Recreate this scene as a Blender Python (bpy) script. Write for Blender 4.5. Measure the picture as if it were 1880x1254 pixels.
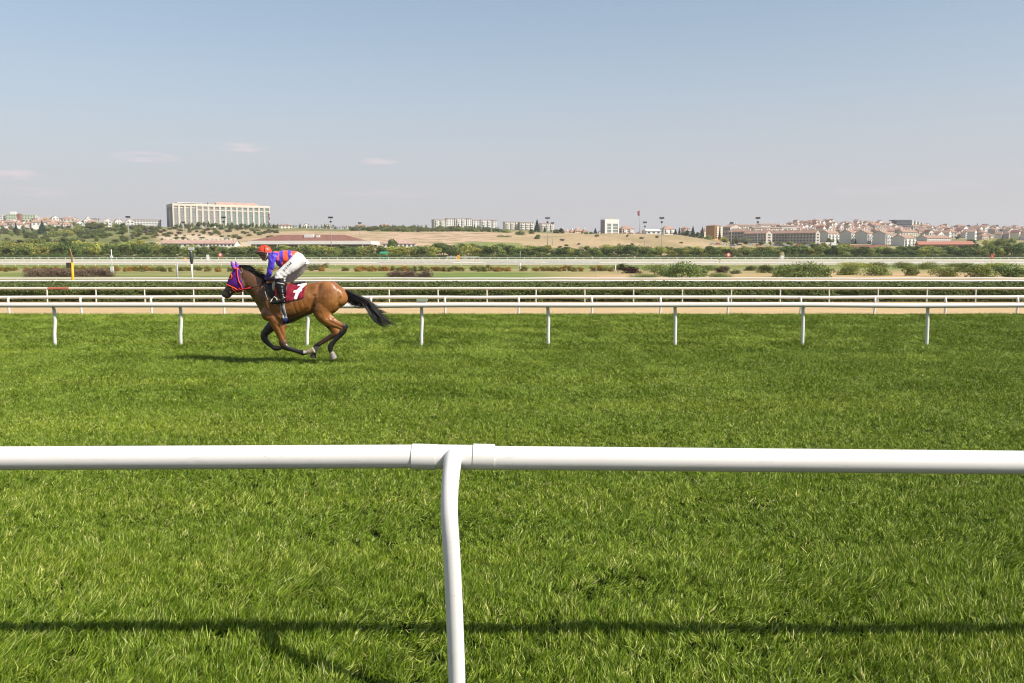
import bpy, bmesh, math, random
import numpy as np
from mathutils import Vector, Matrix
from mathutils.bvhtree import BVHTree
R = math.radians
random.seed(7); rng = np.random.default_rng(7)
for o in list(bpy.data.objects): bpy.data.objects.remove(o)
SC = bpy.context.scene
COL = SC.collection
# ---------------------------------------------------------------- camera
CAM_Z = 2.2; FPX = 1600.0; HOR = 470.0
PITCH = math.atan((627 - HOR) / FPX)
cd = bpy.data.cameras.new('camera'); cam = bpy.data.objects.new('camera', cd); COL.objects.link(cam)
cam.location = (0, 0, CAM_Z); cam.rotation_euler = (R(90) - PITCH, 0, 0)
cd.sensor_width = 36; cd.lens = FPX / 1880 * 36; cd.clip_start = .05; cd.clip_end = 30000
SC.camera = cam
SP, CP = math.sin(PITCH), math.cos(PITCH)
def P(x, y, d):
    """point on the vertical plane Y = d seen at photo pixel (x, y)"""
    dy = (627 - y) * SP + FPX * CP; dz = (627 - y) * CP - FPX * SP
    return Vector(((x - 940) * d / dy, d, CAM_Z + dz * d / dy))
def GD(y, z0=0.0):
    """depth at which height z0 shows at photo row y"""
    dy = (627 - y) * SP + FPX * CP; dz = (627 - y) * CP - FPX * SP
    return (z0 - CAM_Z) * dy / dz
# ---------------------------------------------------------------- world, sun, exposure
SUNV = Vector((.97, -.51, 1.0)).normalized()
SUN_EL = math.asin(SUNV.z); SUN_ROT = math.atan2(SUNV.x, SUNV.y)
w = bpy.data.worlds.new('World'); SC.world = w; w.use_nodes = True
nt = w.node_tree; nt.nodes.clear(); N = nt.nodes.new; L = nt.links.new
out = N('ShaderNodeOutputWorld'); bg = N('ShaderNodeBackground'); bg.inputs[1].default_value = SKY_STR = .0955
sky = N('ShaderNodeTexSky'); sky.sky_type = 'NISHITA'; sky.sun_disc = False
sky.sun_elevation = SUN_EL; sky.sun_rotation = SUN_ROT; sky.altitude = 900; sky.air_density = 1.0; sky.dust_density = 1.6; sky.ozone_density = 1.2
geo = N('ShaderNodeTexCoord'); sep = N('ShaderNodeSeparateXYZ'); L(geo.outputs['Generated'], sep.inputs[0])
def wm(op, a, b=None, c=None):
    n = N('ShaderNodeMath'); n.operation = op
    for i, v in enumerate((a, b, c)):
        if v is None: continue
        if isinstance(v, (int, float)): n.inputs[i].default_value = v
        else: L(v, n.inputs[i])
    return n.outputs[0]
hz = N('ShaderNodeMapRange'); hz.interpolation_type = 'SMOOTHERSTEP'
L(sep.outputs[2], hz.inputs[0]); hz.inputs[1].default_value = -.02; hz.inputs[2].default_value = .33; hz.inputs[3].default_value = .93; hz.inputs[4].default_value = .30
mx = N('ShaderNodeMix'); mx.data_type = 'RGBA'; L(hz.outputs[0], mx.inputs[0]); tn = N('ShaderNodeVectorMath'); tn.operation = 'MULTIPLY'; tn.inputs[1].default_value = (.965, 1.09, 1.01); L(sky.outputs[0], tn.inputs[0]); L(tn.outputs[0], mx.inputs[6]); mx.inputs[7].default_value = (3.90, 3.66, 3.84, 1)
# wisps of low cloud: noise on the sky direction, gathered in a few places low over the horizon
az = wm('ARCTAN2', sep.outputs[0], sep.outputs[1])
cmb = N('ShaderNodeCombineXYZ'); L(wm('MULTIPLY', az, 30.), cmb.inputs[0]); L(wm('MULTIPLY', sep.outputs[2], 170.), cmb.inputs[1])
no = N('ShaderNodeTexNoise'); no.inputs['Scale'].default_value = 1.0; no.inputs['Detail'].default_value = 6; L(cmb.outputs[0], no.inputs[0])
tot = None
for (px, py, rx, ry, a) in [(445,271,50,9,1.),(268,288,62,10,1.),(30,320,48,9,1.2),(695,296,42,7,.7),(1020,318,26,7,.4),(700,355,140,9,.25),(60,352,70,10,.3),(1650,345,160,12,.2),(1320,300,130,8,.1)]:
    v = P(px, py, 1000.) - Vector((0, 0, CAM_Z)); v.normalize()
    a0 = math.atan2(v.x, v.y)
    e = wm('SUBTRACT', 1.0, wm('ADD', wm('POWER', wm('DIVIDE', wm('SUBTRACT', az, a0), rx / 1600.), 2.), wm('POWER', wm('DIVIDE', wm('SUBTRACT', sep.outputs[2], v.z), ry / 1600.), 2.)))
    e = wm('MULTIPLY', wm('MAXIMUM', e, 0.), a)
    tot = e if tot is None else wm('ADD', tot, e)
cl = wm('MULTIPLY', tot, wm('MULTIPLY', wm('MAXIMUM', wm('SUBTRACT', no.outputs[0], .36), 0.), 2.6)); cl = wm('MINIMUM', cl, .42)
mc = N('ShaderNodeMix'); mc.data_type = 'RGBA'; L(cl, mc.inputs[0]); L(mx.outputs[2], mc.inputs[6]); mc.inputs[7].default_value = (6.2, 5.0, 5.2, 1)
L(mc.outputs[2], bg.inputs[0]); L(bg.outputs[0], out.inputs[0])
ld = bpy.data.lights.new('sun', 'SUN'); ld.energy = 4.9; ld.angle = R(.53); ld.color = (1, .935, .84)
lo = bpy.data.objects.new('sun', ld); COL.objects.link(lo); lo.rotation_euler = SUNV.to_track_quat('Z', 'Y').to_euler(); lo.location = (30, -20, 40)
SC.cycles.filter_width = 1.15
vs = SC.view_settings; vs.view_transform = 'Standard'; vs.look = 'None'; vs.exposure = 0.66; vs.gamma = 1
try: vs.use_curve_mapping = False
except Exception: pass
# ---------------------------------------------------------------- helpers
def vnoise(x, y, s=1.0, seed=0):
    x = np.asarray(x, float) / s; y = np.asarray(y, float) / s
    xi = np.floor(x).astype(int); yi = np.floor(y).astype(int); xf = x - xi; yf = y - yi
    def h(a, b):
        n = (a * 374761393 + b * 668265263 + seed * 1442695041) & 0x7fffffff
        n = ((n ^ (n >> 13)) * 1274126177) & 0x7fffffff
        return ((n ^ (n >> 16)) & 0xffff) / 65535.0
    u = xf * xf * (3 - 2 * xf); v = yf * yf * (3 - 2 * yf)
    return (h(xi, yi) * (1 - u) + h(xi + 1, yi) * u) * (1 - v) + (h(xi, yi + 1) * (1 - u) + h(xi + 1, yi + 1) * u) * v
def fbm(x, y, s, seed=0, o=3):
    t = 0; a = 1; n = 0
    for k in range(o): t = t + a * vnoise(x, y, s / 2 ** k, seed + k); n += a; a *= .5
    return t / n
MATS = {}; ALB = .79      # albedo trim that goes with the exposure
def mat(name, col, rough=.7, var=.15, scale=3.0, spec=.3, bump=0., bscale=None, attr=None, objrand=0., coat=0., transl=0., metal=0., sheen=0.):
    """procedural material: base colour (or colour attribute) varied by object-space noise, optional bump"""
    if name in MATS: return MATS[name]
    col = tuple(c_ * ALB for c_ in col[:3])
    m = bpy.data.materials.new(name); m.use_nodes = True; t = m.node_tree; b = t.nodes['Principled BSDF']
    n = t.nodes.new; l = t.links.new
    tc = n('ShaderNodeTexCoord'); no = n('ShaderNodeTexNoise'); no.inputs['Scale'].default_value = scale; no.inputs['Detail'].default_value = 5
    l(tc.outputs['Object'], no.inputs[0])
    mr = n('ShaderNodeMapRange'); l(no.outputs[0], mr.inputs[0]); mr.inputs[1].default_value = .25; mr.inputs[2].default_value = .75
    mr.inputs[3].default_value = 1 - var; mr.inputs[4].default_value = 1 + var
    mul = n('ShaderNodeVectorMath'); mul.operation = 'SCALE'
    if attr:
        a = n('ShaderNodeAttribute'); a.attribute_name = attr; l(a.outputs['Color'], mul.inputs[0])
    else: mul.inputs[0].default_value = col[:3]
    fac = mr.outputs[0]
    if objrand:
        oi = n('ShaderNodeObjectInfo'); m2 = n('ShaderNodeMapRange'); l(oi.outputs['Random'], m2.inputs[0]); m2.inputs[3].default_value = 1 - objrand; m2.inputs[4].default_value = 1 + objrand
        m3 = n('ShaderNodeMath'); m3.operation = 'MULTIPLY'; l(fac, m3.inputs[0]); l(m2.outputs[0], m3.inputs[1]); fac = m3.outputs[0]
    l(fac, mul.inputs['Scale'])
    src = mul.outputs[0]
    if objrand:
        hs = n('ShaderNodeHueSaturation'); l(src, hs.inputs['Color']); m4 = n('ShaderNodeMapRange'); l(oi.outputs['Random'], m4.inputs[0])
        m4.inputs[3].default_value = .5 - objrand * .09; m4.inputs[4].default_value = .5 + objrand * .05; l(m4.outputs[0], hs.inputs['Hue']); src = hs.outputs[0]
    l(src, b.inputs['Base Color'])
    b.inputs['Roughness'].default_value = rough; b.inputs['Specular IOR Level'].default_value = spec
    b.inputs['Coat Weight'].default_value = coat; b.inputs['Metallic'].default_value = metal
    if sheen: b.inputs['Sheen Weight'].default_value = sheen
    if bump:
        n2 = n('ShaderNodeTexNoise'); n2.inputs['Scale'].default_value = bscale or scale * 4; n2.inputs['Detail'].default_value = 6; l(tc.outputs['Object'], n2.inputs[0])
        bp = n('ShaderNodeBump'); bp.inputs['Strength'].default_value = bump; bp.inputs['Distance'].default_value = .1; l(n2.outputs[0], bp.inputs['Height']); l(bp.outputs[0], b.inputs['Normal'])
    if transl:
        tr = n('ShaderNodeBsdfTranslucent'); l(src, tr.inputs[0]); ms = n('ShaderNodeMixShader'); ms.inputs[0].default_value = transl
        l(b.outputs[0], ms.inputs[1]); l(tr.outputs[0], ms.inputs[2]); l(ms.outputs[0], t.nodes['Material Output'].inputs[0])
    MATS[name] = m; return m
def tag(o, label=None, cat=None, group=None, kind=None):
    if label: o['label'] = label
    if cat: o['category'] = cat
    if group: o['group'] = group
    if kind: o['kind'] = kind
    return o
def thing(name, label, cat, loc=(0, 0, 0), rotz=0, group=None):
    o = bpy.data.objects.new(name, None); COL.objects.link(o); o.empty_display_size = .2
    o.location = loc; o.rotation_euler = (0, 0, rotz); return tag(o, label, cat, group)
def mk(name, verts, faces, m=None, parent=None, smooth=False, world=False):
    me = bpy.data.meshes.new(name); me.from_pydata([tuple(v) for v in verts], [], faces); me.update()
    return mko(name, me, m, parent, smooth, world)
def mko(name, me, m=None, parent=None, smooth=False, world=False):
    o = bpy.data.objects.new(name, me); COL.objects.link(o)
    if m is not None:
        for q in (m if isinstance(m, (list, tuple)) else [m]): me.materials.append(q)
    if smooth: me.polygons.foreach_set('use_smooth', [len(p.vertices) <= 4 for p in me.polygons])
    if parent is not None:
        o.parent = parent
        if world: # vertices given in world space under an unrotated parent
            me.transform(Matrix.Translation(-Vector(parent.location)))
    return o
class MB:
    """collects shapes into one mesh"""
    def __init__(s, sep=False): s.sep = sep; s.v = []; s.f = []; s.mi = []; s.cm = 0
    def add(s, vs, fs):
        k = len(s.v); s.v += [tuple(v) for v in vs]; s.f += [tuple(i + k for i in f) for f in fs]; s.mi += [s.cm] * len(fs)
    def box(s, a, b):
        (x0, y0, z0), (x1, y1, z1) = a, b
        s.add([(x0,y0,z0),(x1,y0,z0),(x1,y1,z0),(x0,y1,z0),(x0,y0,z1),(x1,y0,z1),(x1,y1,z1),(x0,y1,z1)],
              [(0,3,2,1),(4,5,6,7),(0,1,5,4),(1,2,6,5),(2,3,7,6),(3,0,4,7)])
    def tube(s, pts, rad, n=8, cap=True, rad2=None):
        pts = [Vector(p) for p in pts]; k = len(pts)
        if not isinstance(rad, (list, tuple)): rad = [rad] * k
        if rad2 is None: rad2 = rad
        elif not isinstance(rad2, (list, tuple)): rad2 = [rad2] * k
        vs = []; prev = None
        for i, p in enumerate(pts):
            t = (pts[min(i + 1, k - 1)] - pts[max(i - 1, 0)]).normalized()
            if prev is None:
                prev = Vector((0, 1, 0)) if abs(t.y) < .9 else Vector((1, 0, 0))
            u = (prev - t * prev.dot(t)).normalized(); prev = u; v = t.cross(u)
            for j in range(n):
                a = 2 * math.pi * j / n; vs.append(p + u * math.cos(a) * rad2[i] + v * math.sin(a) * rad[i])
        fs = [(i * n + j, i * n + (j + 1) % n, (i + 1) * n + (j + 1) % n, (i + 1) * n + j) for i in range(k - 1) for j in range(n)]
        if cap and not s.sep: fs += [tuple(range(n))[::-1], tuple((k - 1) * n + j for j in range(n))]
        s.add(vs, fs)
        if cap and s.sep: s.add(vs[:n], [tuple(range(n))[::-1]]); s.add(vs[-n:], [tuple(range(n))])
    def ell(s, c, r, nu=12, nv=8, rot=None):
        vs = [(0, 0, r[2])]; 
        for i in range(1, nv):
            th = math.pi * i / nv
            for j in range(nu):
                ph = 2 * math.pi * j / nu; vs.append((r[0] * math.sin(th) * math.cos(ph), r[1] * math.sin(th) * math.sin(ph), r[2] * math.cos(th)))
        vs.append((0, 0, -r[2])); e = len(vs) - 1
        fs = [(0, 1 + j, 1 + (j + 1) % nu) for j in range(nu)]
        fs += [(1 + i * nu + j, 1 + (i + 1) * nu + j, 1 + (i + 1) * nu + (j + 1) % nu, 1 + i * nu + (j + 1) % nu) for i in range(nv - 2) for j in range(nu)]
        fs += [(e, 1 + (nv - 2) * nu + (j + 1) % nu, 1 + (nv - 2) * nu + j) for j in range(nu)]
        if rot: vs = [rot @ Vector(v) for v in vs]
        s.add([Vector(c) + Vector(v) for v in vs], fs)
    def build(s, name, m=None, parent=None, smooth=False, world=False):
        o = mk(name, s.v, s.f, m, parent, smooth, world)
        if any(s.mi): o.data.polygons.foreach_set('material_index', s.mi)
        return o
def np_mesh(name, V, F, k=3, cols=None):
    """fast mesh from numpy arrays of equal-sized faces"""
    me = bpy.data.meshes.new(name); n = len(F)
    me.vertices.add(len(V)); me.vertices.foreach_set('co', np.ascontiguousarray(V, dtype=np.float32).ravel())
    me.loops.add(n * k); me.loops.foreach_set('vertex_index', np.ascontiguousarray(F, dtype=np.int32).ravel())
    me.polygons.add(n); me.polygons.foreach_set('loop_start', np.arange(n, dtype=np.int32) * k)
    me.update(calc_edges=True); me.validate()
    if cols is not None:
        a = me.color_attributes.new('Col', 'FLOAT_COLOR', 'POINT'); c = np.ones((len(V), 4), np.float32); c[:, :3] = cols; a.data.foreach_set('color', c.ravel())
    return me
ORD = ['first', 'second', 'third', 'fourth', 'fifth', 'sixth', 'seventh', 'eighth', 'ninth', 'tenth', 'eleventh', 'twelfth', 'thirteenth', 'fourteenth', 'fifteenth', 'sixteenth', 'seventeenth', 'eighteenth', 'nineteenth', 'twentieth']
ORD += ['twenty-' + q for q in ORD[:9]] + ['thirtieth'] + ['thirty-' + q for q in ORD[:9]] + ['fortieth'] + ['forty-' + q for q in ORD[:9]] + ['fiftieth']
def places(xs, marks):
    """for each x a phrase that counts it off from the nearest landmark"""
    res = [None] * len(xs); buckets = {}
    for i, x in enumerate(xs):
        lx, nm = min(marks, key=lambda q: abs(q[0] - x)); side = 'right' if x >= lx else 'left'
        buckets.setdefault((nm, side), []).append((abs(x - lx), i))
    for (nm, side), l in buckets.items():
        for k, (dd, i) in enumerate(sorted(l)): res[i] = f'{ORD[min(k, len(ORD) - 1)]} {side} of {nm}'
    return res
M_white = mat('white_pvc', (.86, .83, .79), .42, .02, 2.5, .35, .01, 8)
def stain(m):
    t = m.node_tree; b = t.nodes['Principled BSDF']; src = b.inputs['Base Color'].links[0].from_socket; n = t.nodes.new; l = t.links.new; tc = n('ShaderNodeTexCoord')
    for sc, lo_, hi_, a, c_ in (((9, 60, 60), .60, .74, .30, (.40, .37, .31, 1)), ((55, 55, 55), .68, .76, .45, (.30, .28, .22, 1)), ((1.5, 26, 26), .50, .80, .16, (.45, .44, .36, 1))):
        mp = n('ShaderNodeMapping'); mp.inputs['Scale'].default_value = sc; l(tc.outputs['Object'], mp.inputs[0]); no = n('ShaderNodeTexNoise'); no.inputs['Scale'].default_value = 1; no.inputs['Detail'].default_value = 6; l(mp.outputs[0], no.inputs[0])
        mr = n('ShaderNodeMapRange'); l(no.outputs[0], mr.inputs[0]); mr.inputs[1].default_value = lo_; mr.inputs[2].default_value = hi_; mr.inputs[3].default_value = 0; mr.inputs[4].default_value = a
        mx_ = n('ShaderNodeMix'); mx_.data_type = 'RGBA'; l(mr.outputs[0], mx_.inputs[0]); l(src, mx_.inputs[6]); mx_.inputs[7].default_value = c_; src = mx_.outputs[2]
    l(src, b.inputs['Base Color'])
stain(M_white)
M_white2 = mat('white_rail', (.74, .72, .67), .45, .05, 1.2, .4)
M_red = mat('red_paint', (.52, .17, .12), .45, .1, 2)
# ---------------------------------------------------------------- terrain
D_NEAR = 4.32                                   # near rail
D_F1 = GD(636); D_TURF = 34.2
GX = [-600, 0, 120, 240, 300, 500, 620, 760, 900, 1000, 1100, 1240, 1340, 1500, 1700, 1880, 2500]
ROWS = {                                        # depth -> photo row of the ground, per column of GX
 250: [486.5]*17,
 330: [481.5]*17,
 400: [475.5]*17,
 430: [472.5]*17,
 480: [463,463,463,460,457,456,456,461,463,463,463,463,464,464,464,465,465],
 600: [446,446,446,440,440,441,444,446,448,451,452,455,456,457,459,460,458],
 700: [436,436,434,428,430,431,431,433,433,437,429,430,446,449,452,453,452],
 900: [426,425,423,417,418,418,421,421.5,422,424,431,432,438,440,440,440,440],
 1200:[412,412,410,418,423,423,424,424,425,427,436,436,430,424,424,429,430],
 1650:[405,406,406,410,430,432,434,434,436,438,442,442,421,410,416,424,426],
 2600:[440]*17, 6000:[458]*17, 14000:[466]*17 }
RD = sorted(ROWS)
ZT = np.array([[P(940, y, d).z for y in ROWS[d]] for d in RD])
UX = (np.array(GX) - 940) / 1607.0
ZP_D = [-200, 31.3, 32.6, 33.6, 34.4, 36, 44, 54, 57, 66, 76, 110, 160, 250]; ZP_Z = [0, 0, -.03, -.10, -.28, -.52, -.58, -.72, -.80, -.75, -.62, -.62, -.62, -.48]
def gz(X, Y):
    X = np.asarray(X, float); Y = np.asarray(Y, float); X, Y = np.broadcast_arrays(X, Y)
    zn = np.interp(Y, ZP_D, ZP_Z)
    u = X / np.maximum(Y, 60)
    k = np.clip(np.searchsorted(RD, Y) - 1, 0, len(RD) - 2); d0 = np.array(RD)[k]; d1 = np.array(RD)[k + 1]
    t = np.clip((Y - d0) / (d1 - d0), 0, 1)
    zc = np.stack([np.interp(u, UX, ZT[i]) for i in range(len(RD))])
    za = np.take_along_axis(zc, k[None], 0)[0]; zb = np.take_along_axis(zc, (k + 1)[None], 0)[0]
    z = za * (1 - t) + zb * t
    rough = (fbm(X, Y, 45, 3) - .5) * np.clip((Y - 450) / 200, 0, 1) * 2.2
    return np.where(Y < 250, zn, z + rough)
def gzs(X, Y): return float(gz(np.array([X]), np.array([Y]))[0])
def gp(px, d):                                  # ground point in photo column px at depth d
    X = (px - 940) * d / 1607.0; return Vector((X, d, gzs(X, d)))
us = np.linspace(-1.15, 1.15, 331)
ds = np.concatenate([[-200, -60, -20, 0], np.arange(4, 60, 1.5), np.arange(60, 130, 4), np.geomspace(130, 420, 60), np.geomspace(424, 1700, 190), np.geomspace(1750, 14000, 30)])
UU, DD = np.meshgrid(us, ds); XX = UU * np.maximum(DD, 75); ZZ = gz(XX, DD)
PX = 940 + UU * 1607
def mixc(a, b, t): return a + (np.array(b) - a) * np.clip(t, 0, 1)[..., None]
C = np.zeros(XX.shape + (3,)) + np.array((.34, .25, .15))
n1 = fbm(XX, DD, 30, 11); n2 = fbm(XX, DD, 9, 5); n3 = fbm(XX, DD, 80, 21)
lawn = mixc(np.zeros_like(C) + np.array((.155, .19, .05)), (.24, .22, .085), (n1 - .38) * 3)
lawn = mixc(lawn, (.10, .15, .035), (fbm(XX * .2, DD, 7, 9) - .52) * 4)
C = np.where((DD > 74)[..., None], lawn, C)
tanz = np.clip((PX - 960) / 160, 0, 1) * np.clip(1.25 - np.abs(DD - 118) / 45, 0, 1) * (DD > 74) * (DD < 200)
C = mixc(C, (.42, .29, .16), tanz * (n2 * .8 + .55))
C = mixc(C, (.36, .27, .15), ((DD > 68) & (DD < 92)) * .75)
C = mixc(C, (.36, .27, .15), ((DD > 150) & (DD < 185)) * (n2 * .9) * .8)
C = mixc(C, (.46, .40, .32), ((DD > 256) & (DD < 352)) * 1.)
C = mixc(C, (.19, .22, .07), ((DD > 352) & (DD < 388)) * .8)
lush = (PX < 290) & (DD > 428) & (DD < 900)
far = DD > 428
scrub = mixc(np.zeros_like(C) + np.array((.145, .15, .055)), (.25, .22, .10), (n1 - .35) * 3)
tan = mixc(np.zeros_like(C) + np.array((.37, .275, .16)), (.27, .21, .11), (fbm(XX, DD * .5, 26, 31) - .42) * 4)
dirt = mixc(np.zeros_like(C) + np.array((.44, .31, .21)), (.20, .17, .085), (n2 - .5) * 5)
tmask = np.interp(PX, [-900, 230, 300, 500, 720, 800, 1360, 1440, 2600], [0, .05, .55, .6, .9, 1, 1, .35, .3])
dmask = np.interp(PX, [-900, 250, 330, 430, 700, 760, 880, 940], [0, 0, .3, .5, .8, 1, 1, 0]) * (DD > 520) * (DD < 800)
cf = mixc(scrub, (0, 0, 0), np.zeros_like(n1)) * (1 - tmask[..., None]) + tan * tmask[..., None]
cf = cf * (1 - dmask[..., None]) + dirt * dmask[..., None]
bare = (fbm(XX, DD, 60, 44) > .60) & (PX > 240) & (PX < 520); cf = np.where(bare[..., None], np.array((.45, .36, .25)), cf)
green = (DD > 820) & (PX > 240) & (PX < 1010); cf = np.where(green[..., None], scrub * .95, cf)
patch = (PX > 830) & (PX < 960) & (DD > 500) & (DD < 620); cf = mixc(cf, (.17, .20, .06), patch * .9)
cf = mixc(cf, (.115, .14, .04), lush * (fbm(XX, DD, 24, 55) * 1.1)); cf = mixc(cf, (.15, .15, .06), ((PX > 560) & (PX < 930) & (DD > 800) & (DD < 960)) * .9)
town = (DD > 930); cf = mixc(cf, (.26, .22, .15), town * .6)
C = np.where(far[..., None], cf, C)
nr, nc = XX.shape; idx = np.arange(nr * nc).reshape(nr, nc)
F = np.stack([idx[:-1, :-1], idx[:-1, 1:], idx[1:, 1:], idx[1:, :-1]], -1).reshape(-1, 4)
me = np_mesh('ground', np.stack([XX, DD, ZZ], -1).reshape(-1, 3), F, 4, C.reshape(-1, 3))
M_ground = mat('earth', (1, 1, 1), .95, .22, .35, .1, .5, .6, attr='Col')
g = mko('ground', me, M_ground, smooth=True); tag(g, kind='structure')
# sand track (sheet above the ground)
def sheet(name, d0, d1, x0, x1, nx, ny, lift, m, edge=0., edge0=0., bumpy=0.):
    x = np.linspace(x0, x1, nx); t = np.linspace(0, 1, ny); X, T = np.meshgrid(x, t)
    e1 = d1 + (fbm(x, x * 0, 3.1, 3) - .5) * edge * 2 + (vnoise(x, x * 0, 9, 8) - .5) * edge * 2; e0 = d0 + (fbm(x, x * 0, 2.3, 5) - .5) * edge0 * 2
    Y = e0[None] * (1 - T) + e1[None] * T; Z = gz(X, Y) + lift
    if bumpy: Z = Z + (fbm(X, Y, .35, 17, 3) - .5) * bumpy
    i = np.arange(nx * ny).reshape(ny, nx); F = np.stack([i[:-1, :-1], i[:-1, 1:], i[1:, 1:], i[1:, :-1]], -1).reshape(-1, 4)
    o = mko(name, np_mesh(name, np.stack([X, Y, Z], -1).reshape(-1, 3), F, 4), m, smooth=True); return tag(o, kind='structure')
M_sand = mat('sand', (.60, .43, .24), .95, .10, .9, .1, .8, 9)
sheet('sand_track', 35.2, 55.6, -48, 48, 260, 60, .02, M_sand, bumpy=.05)
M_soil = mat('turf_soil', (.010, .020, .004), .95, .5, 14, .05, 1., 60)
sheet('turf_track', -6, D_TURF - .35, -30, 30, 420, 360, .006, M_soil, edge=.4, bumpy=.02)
M_turf2 = mat('verge', (.10, .15, .03), .9, .5, 3, .1, 1., 20)
# ---------------------------------------------------------------- grass blades (uncountable: one object)
def tuft(seed, nb=28, rad=.052, h=.056, w=.0036):
    r = np.random.default_rng(seed); V = []; F = []; B = []
    for b in range(nb):
        a = r.uniform(0, 6.283); q = rad * math.sqrt(r.uniform()); bx, by = q * math.cos(a), q * math.sin(a)
        hh = h * r.uniform(.55, 1.25); ww = w * r.uniform(.7, 1.3); la = r.uniform(0, 6.283); le = r.uniform(.05, 1.0) * hh; fa = r.uniform(0, 3.14)
        fx, fy = math.cos(fa) * ww / 2, math.sin(fa) * ww / 2; k = len(V)
        for s, ws in ((0, .8), (.45, 1.), (.8, .7)):
            o = s * s * le; z = hh * s * (1 - .25 * s * le / hh)
            V += [(bx + math.cos(la) * o - fx * ws, by + math.sin(la) * o - fy * ws, z), (bx + math.cos(la) * o + fx * ws, by + math.sin(la) * o + fy * ws, z)]
        V.append((bx + math.cos(la) * le, by + math.sin(la) * le, hh * (1 - .25 * le / hh)))
        B += [r.uniform()] * 7
        F += [(k, k+1, k+3), (k, k+3, k+2), (k+2, k+3, k+5), (k+2, k+5, k+4), (k+4, k+5, k+6)]
    return np.array(V), np.array(F), np.array(B)
def grass_material():
    m = bpy.data.materials.new('grass_blade'); m.use_nodes = True; t = m.node_tree; n = t.nodes.new; l = t.links.new; b = t.nodes['Principled BSDF']
    gq = n('ShaderNodeNewGeometry'); oi = n('ShaderNodeObjectInfo')
    def noise(sc, det=3):
        q = n('ShaderNodeTexNoise'); q.inputs['Scale'].default_value = sc; q.inputs['Detail'].default_value = det; l(gq.outputs['Position'], q.inputs[0]); return q.outputs[0]
    def ramp(src, stops):
        q = n('ShaderNodeValToRGB'); l(src, q.inputs[0]); e = q.color_ramp.elements
        e[0].position, e[0].color = stops[0][0], (*stops[0][1], 1); e[1].position, e[1].color = stops[-1][0], (*stops[-1][1], 1)
        for p, c in stops[1:-1]: x = e.new(p); x.color = (*c, 1)
        return q.outputs[0]
    at = n('ShaderNodeAttribute'); at.attribute_name = 'blade'; m1 = n('ShaderNodeMath'); m1.operation = 'MULTIPLY'; m1.inputs[1].default_value = .22; l(oi.outputs['Random'], m1.inputs[0])
    m2 = n('ShaderNodeMath'); m2.operation = 'MULTIPLY_ADD'; m2.inputs[1].default_value = .78; l(at.outputs['Fac'], m2.inputs[0]); l(m1.outputs[0], m2.inputs[2])
    a = ramp(m2.outputs[0], [(0, (.028, .072, .004)), (.38, (.108, .178, .010)), (.72, (.222, .300, .030)), (.86, (.44, .52, .13)), (.94, (.52, .49, .22))])
    mp = n('ShaderNodeMapping'); mp.inputs['Scale'].default_value = (.10, .62, 1); l(gq.outputs['Position'], mp.inputs[0]); nb = n('ShaderNodeTexNoise'); nb.inputs['Scale'].default_value = 1; nb.inputs['Detail'].default_value = 5; l(mp.outputs[0], nb.inputs[0])
    c = ramp(nb.outputs[0], [(.3, (.78, .84, .72)), (.5, (1, 1, 1)), (.70, (1.28, 1.18, 1.2))])
    d = ramp(noise(9, 2), [(.3, (.8, .85, .75)), (.7, (1.2, 1.12, 1.2))])
    x1 = n('ShaderNodeMix'); x1.data_type = 'RGBA'; x1.blend_type = 'MULTIPLY'; x1.inputs[0].default_value = 1; l(a, x1.inputs[6]); l(c, x1.inputs[7])
    x2 = n('ShaderNodeMix'); x2.data_type = 'RGBA'; x2.blend_type = 'MULTIPLY'; x2.inputs[0].default_value = 1; l(x1.outputs[2], x2.inputs[6]); l(d, x2.inputs[7])
    l(x2.outputs[2], b.inputs['Base Color']); b.inputs['Roughness'].default_value = .42; b.inputs['Specular IOR Level'].default_value = .12
    tr = n('ShaderNodeBsdfTranslucent'); l(x2.outputs[2], tr.inputs[0]); ms = n('ShaderNodeMixShader'); ms.inputs[0].default_value = .14
    l(b.outputs[0], ms.inputs[1]); l(tr.outputs[0], ms.inputs[2]); l(ms.outputs[0], t.nodes['Material Output'].inputs[0]); return m
M_grass = grass_material()
tcol = bpy.data.collections.new('grass_tufts')
for s in range(14):
    V, F, B = tuft(100 + s); to = bpy.data.objects.new('grass_tuft', np_mesh('grass_tuft', V, F)); ba = to.data.attributes.new('blade', 'FLOAT', 'POINT'); ba.data.foreach_set('value', B.astype(np.float32)); to.data.materials.append(M_grass); tcol.objects.link(to)
def scatter(d0, d1, dens, sxy, sz):
    half = lambda d: .59 * d + 2.2
    A = (half(d0) + half(d1)) * (d1 - d0); n = int(A * dens)
    y = rng.uniform(d0, d1, n); x = rng.uniform(-1, 1, n) * half(d1); k = np.abs(x) < half(y); x, y = x[k], y[k]
    return x, y, np.full(len(x), sxy), np.full(len(x), sz)
parts = [scatter(3.2, 6.3, 760, 1.0, 1.3), scatter(6.1, 9, 640, 1.12, .88), scatter(9, 13, 520, 1.3, .68), scatter(13, 20, 400, 1.6, .56), scatter(20, 34.9, 260, 2.0, .54)]
x, y, sx, sz = [np.concatenate(q) for q in zip(*parts)]
edge = D_TURF + (fbm(x, x * 0, 3.1, 3) - .5) * .8 + (vnoise(x, x * 0, 9, 8) - .5) * .8
k = y < edge; x, y, sx, sz = x[k], y[k], sx[k], sz[k]; n = len(x)
ln = fbm(x, y * .7, .55, 40, 3); lean = .05 + 1.15 * fbm(x, y, .7, 60, 2) + rng.normal(0, .2, n)
ang = (ln - .5) * 5.0 + rng.normal(0, 1.0, n) + .6
amp = np.interp(y, [5, 9, 14], [1.05, .7, .35]); sz = sz * (1 - amp * .5 + amp * fbm(x, y, .5, 70, 3)); sz = np.where(rng.uniform(size=n) < .04, sz * 1.45, sz)
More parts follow.
